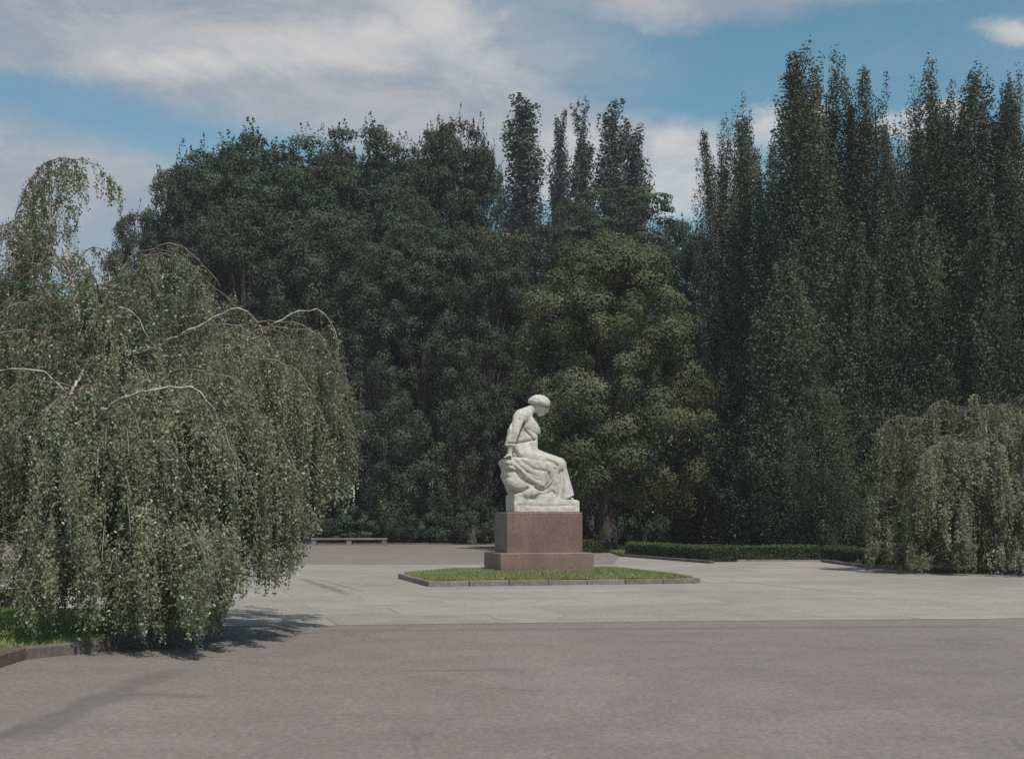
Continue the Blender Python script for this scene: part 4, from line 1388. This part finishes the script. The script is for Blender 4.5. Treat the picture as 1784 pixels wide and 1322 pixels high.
tf = crown_tufts(200, 20.3, top1, -200, 592, 940, 0.7, 3.95, 150, (0.6, 1.9), 42, 31)
tf += crown_tufts(200, 20.3, top1, -100, 540, 900, 0.5, 2.6, 40, (0.8, 1.6), 24, 33, back=0.0)
# leafy spray around the bent leader
for i in range(20):
    px = rb.uniform(-40, 120); py = 300 + abs(px - 75) * 0.9 + rb.uniform(20, 130)
    tf.append((A(px, py, rb.uniform(20.2, 21.0)), (px - 60, -100), rb.uniform(0.4, 0.9), 20))
# front skirt nearly touching the ground
for i in range(26):
    px = rb.uniform(235, 400); d = rb.uniform(17.0, 18.4)
    tf.append((A(px, rb.uniform(880, 1000), d), (px - 200, -400), rb.uniform(0.7, 1.3), 20))
for i in range(34):
    px = rb.uniform(-80, 240); d = rb.uniform(16.6, 18.6)
    tf.append((A(px, rb.uniform(900, 1000), d), (px - 200, -400), rb.uniform(0.6, 1.2), 12))
weeping_birch('weeping_birch', tuple(TB), B1, 77, 'leaf_birch',
              'big weeping birch with pale boughs and leafy curtains hanging almost to the ground at left', trunk_top=A(110, 430, 20.6), strand_gap=0.12, per_m=52,
              leaf=0.043, tufts=tf, low=lambda x: np.interp(x, LOWX, LOWY), trunk_r=0.10)

# right birch: a low broad mound
TR = np.array([(1720 - HX) * 41.5 / FOC, 41.5, 0.1])
hubr = A(1715, 730, 41.5)
B2 = []
for px, py, d in ((1560, 724, 40.4), (1640, 694, 41.0), (1700, 682, 41.0), (1780, 684, 41.0), (1620, 780, 39.0), (1740, 770, 38.8), (1680, 860, 38.5), (1850, 720, 40.5)):
    ap = A(px, py, d)
    dirh = ap - hubr; dirh[2] = 0
    L = np.linalg.norm(dirh) + 1e-6
    tip = ap + dirh / L * 0.55 + np.array([0, 0, -0.75])
    mid = (hubr + ap) / 2 + np.array([0, 0, -0.1])
    B2.append(([hubr, mid, ap, (ap + tip) / 2 + dirh / L * 0.15 + np.array([0, 0, 0.12]), tip], 1.6, 1.8, 0.45, 0.8))
top2 = [(1500, 900), (1518, 790), (1545, 728), (1590, 735), (1640, 692), (1700, 678), (1784, 680), (1900, 710), (1990, 800)]
tf2 = crown_tufts(1750, 41.5, top2, 1545, 1960, 950, 0.9, 3.7, 150, (0.5, 1.5), 40, 41, back=0.2)
weeping_birch('weeping_birch', tuple(TR), B2, 78, 'leaf_birch2',
              'low broad weeping birch with olive curtains touching the ground at the right edge', leaf=0.085, per_m=30, strand_gap=0.05, swing=0.35,
              trunk_top=A(1715, 720, 41.5), trunk_r=0.16, twig_r=0.006, tufts=tf2, tuft_k=1.5, leaf_k=1.5)

# ------------------------------------------------------------------ left bed under the near birch
c0 = G(0, 1161); c1 = G(46, 1148); c2 = G(385, 1113); c3 = G(405, 1079)
lb = [Vector((c1.x, c1.y, 0)), Vector((c2.x, c2.y, 0)), Vector((c3.x - 0.2, c3.y, 0)), Vector((-9.6, 23.4, 0)), Vector((-9.6, 13.4, 0)), Vector((c0.x + 0.05, 13.4, 0))]
kl = tag(empty('bed_kerb', c1), 'brownish kerb edging the shaded lawn under the big birch', 'kerb')
kr = random.Random(9)
for a, b in ((lb[5], lb[0]), (lb[0], lb[1]), (lb[1], lb[2]), (lb[2], lb[3])):
    kerb_run(kl, [a, b], 0.14, 0.14, M['kerb_dark'], rnd=kr)
z_lb = lambda x, y: 0.10 + 0.03 * np.sin(x * 1.3) * np.sin(y * 0.9)
poly = [(p.x, p.y) for p in lb]
vv = [(x, y, 0.085) for x, y in poly]
tag(ob('bed_turf', mesh_py('bed_turf', vv, [tuple(range(6))], M['turf'])), kind='structure')
grass_patch('bed_grass', [Vector(p + (0,)) for p in poly], z_lb, 45000, 0.065, np.random.default_rng(12), 'green grass in the shade under the big birch at left')
# low dark stone wall end seen at the left edge
w0 = G(-60, 1075)
sw = tag(empty('stone_wall', (G(20, 1075).x, 22.7, 0)), 'low dark stone wall end behind the birch at the left edge', 'wall')
for i in range(5):
    v, f = box_data(-1.0 * (i + 1) + 0.006, -1.0 * i - 0.006, 0, 0.5, 0, 0.36, 0.015, 0.003)
    ob('stone', mesh_py('stone', v, f, M['kerb_dark']), sw)
    v, f = box_data(-1.0 * (i + 1) + 0.006, -1.0 * i - 0.006 + (0.03 if i == 0 else 0), -0.03, 0.53, 0.362, 0.43, 0.01, 0.002)
    ob('cap_stone', mesh_py('cap_stone', v, f, M['kerb']), sw)

# ------------------------------------------------------------------ hedges and right-hand kerbs
def hedge(name, a, b, w, h, label, rng, leaf=0.06, dens=1500):
    a = Vector((a[0], a[1], 0)); b = Vector((b[0], b[1], 0))
    L = (b - a).length
    ang = atan2(b.y - a.y, b.x - a.x)
    root = tag(empty(name, a, ang), label, 'hedge', 'clipped hedges on the right')
    n = int((2 * h + w) * L * dens)
    # points on the rounded box surface, a little uneven
    s = rng.uniform(0, L, n)
    q = rng.uniform(0, 2 * h + w, n)
    y = np.where(q < h, 0, np.where(q < h + w, q - h, w))
    z = np.where(q < h, q, np.where(q < h + w, h, 2 * h + w - q))
    wav = 0.025 * np.sin(s * 2.3 + 1) + 0.02 * np.sin(s * 5.1 + y * 3)
    ny = np.where(q < h, -1.0, np.where(q < h + w, 0, 1.0)); nz = np.where((q >= h) & (q < h + w), 1.0, 0.0)
    dep = rng.exponential(0.035, n)
    z = z + nz * (wav - dep) + rng.normal(size=n) * 0.015
    y = y - ny * dep * 1.0 + rng.normal(size=n) * 0.02 + ny * wav
    x = np.clip(s, 0, L)
    # ends
    m = int(w * h * dens)
    for e, sg in ((0, -1), (L, 1)):
        x = np.r_[x, e - sg * rng.exponential(0.035, m)]
        y = np.r_[y, rng.uniform(0, w, m)]; z = np.r_[z, rng.uniform(0, h, m)]
        ny = np.r_[ny, np.zeros(m)]; nz = np.r_[nz, np.zeros(m)]
    c = np.stack([x, y, np.maximum(z, 0.02)], 1)
    V, F_ = leaves_np(c, leaf * rng.uniform(0.7, 1.3, len(c)), rng, 0.0, np.stack([ny * 0, ny * 0.8, nz * 0.8], 1))
    ob('foliage', mesh_np('foliage', V, F_, M['leaf_hedge'], tint=rng.uniform(0, 1, len(c)) * (0.55 + 0.45 * (c[:, 2] > h * 0.8))), root)  # lighter tint near the top: the sunlit top is put into the leaf colour
    st = []
    for k in range(int(L / 0.35)):
        x0 = 0.2 + k * 0.35
        st.append((np.array([[x0, w / 2, -0.05], [x0 + .05, w / 2 + .03, h * .5], [x0 - .03, w / 2, h * .85]]), [0.02, 0.012, 0.006]))
    v, f = tube_np(st, 4)
    ob('stems', mesh_np('stems', v, f, M['bark'], True), root)['kind'] = 'stuff'
    return root


rh = np.random.default_rng(99)
hedge('hedge', G(1012, 963), G(1049, 963), 0.9, 0.50, 'short clipped hedge peeking out right behind the pedestal', rh, 0.07, 1000)
hedge('hedge', G(1090, 967), G(1237, 979), 1.0, 0.50, 'slanting clipped hedge nearest the statue on the right', rh)
hedge('hedge', G(1240, 976.5), G(1429, 976.5), 0.9, 0.52, 'long straight clipped hedge in the middle of the right side', rh)
hedge('hedge', G(1432, 977), G(1530, 988), 0.9, 0.50, 'dark clipped hedge ending at the right birch', rh)
hedge('hedge', G(1531, 987), G(1860, 987), 0.8, 0.35, 'shaded low hedge running behind the right birch', rh, 0.07, 900)
for lab, pts in (('dark kerb below the slanting hedge right of the statue', [G(1078, 969), G(1237, 981.5)]),
                 ('pale kerb below the long straight hedge', [G(1238, 977.5), G(1430, 977.5)]),
                 ('dark kerb sweeping from the hedge to under the right birch', [G(1431, 979), G(1470, 984.5), G(1520, 990), G(1640, 997), G(1784, 999), G(1900, 999)])):
    kk = tag(empty('bed_kerb', pts[0]), lab, 'kerb')
    kerb_run(kk, pts, 0.10 if 'dark' in lab else 0.05, 0.14, M['kerb_dark'] if 'dark' in lab else M['kerb'], seg=1.1, rnd=kr)
# grass strip between hedge and wood on the right
gs = [G(1050, 960.5), G(1092, 966), G(1092, 955), G(1060, 951)]
grass_patch('grass_strip', gs, lambda x, y: x * 0 + 0.02, 22000, 0.09, np.random.default_rng(14), 'small strip of grass in the gap between the two nearest hedges')
gs2 = [Vector((G(1540, 990).x, 40.6, 0)), Vector((22, 38.6, 0)), Vector((22, 46, 0)), Vector((G(1540, 990).x, 44, 0))]
grass_patch('birch_grass', gs2, lambda x, y: x * 0 + 0.0, 14000, 0.10, np.random.default_rng(15), 'rough dark grass in the shade under the right birch')
# low edging along the far wood
fk = tag(empty('far_kerb', (G(690, 948).x, 77.4, 0)), 'thin stone edging where the far asphalt meets the wood', 'kerb')
kerb_run(fk, [(-24, 78.0), (G(880, 948).x, 77.2)], 0.07, 0.14, M['kerb_dark'], seg=1.4, rnd=kr)

# ------------------------------------------------------------------ thin haze, added to lift the darks and grey the far trees
hv, hf = box_data(-160, 160, -60, 230, -1.05, 40)
hz = ob('haze', mesh_py('haze', hv, hf))
hm = bpy.data.materials.new('haze')
hm.use_nodes = True
ht = NT(hm.node_tree)
ht.n.clear()
ho = ht.node('ShaderNodeOutputMaterial')
pv_ = ht.node('ShaderNodeVolumePrincipled')
pv_.inputs['Color'].default_value = (0.93, 0.84, 0.94, 1)  # pinkish cast of the darks put into the haze colour
pv_.inputs['Density'].default_value = 0.00045
pv_.inputs['Anisotropy'].default_value = 0.0
ht.l.new(pv_.outputs[0], ho.inputs['Volume'])
hz.data.materials.append(hm)
tag(hz, kind='stuff')

# ------------------------------------------------------------------ far bench
bx0, bx1 = G(545, 949).x, G(676, 949).x
byd = G(600, 949).y - 0.5
bench = tag(empty('bench', ((bx0 + bx1) / 2, byd, 0)), 'long low backless stone bench far off at the wood edge, left of the statue', 'bench')
hl = (bx1 - bx0) / 2
for i, (s0, s1) in enumerate(((-hl, -0.01), (0.01, hl))):
    v, f = box_data(s0, s1, -0.24, 0.24, 0.29, 0.37, 0.012)
    ob('seat', mesh_py('seat', v, f, M['kerb']), bench)
for x in (-hl + 0.15, 0.0, hl - 0.15):
    v, f = box_data(x - 0.13, x + 0.13, -0.2, 0.2, 0.0, 0.288, 0.01)
    ob('support', mesh_py('support', v, f, M['kerb']), bench)

tot = sum(len(m.polygons) * 2 for m in bpy.data.meshes)
print('total tris about', tot)
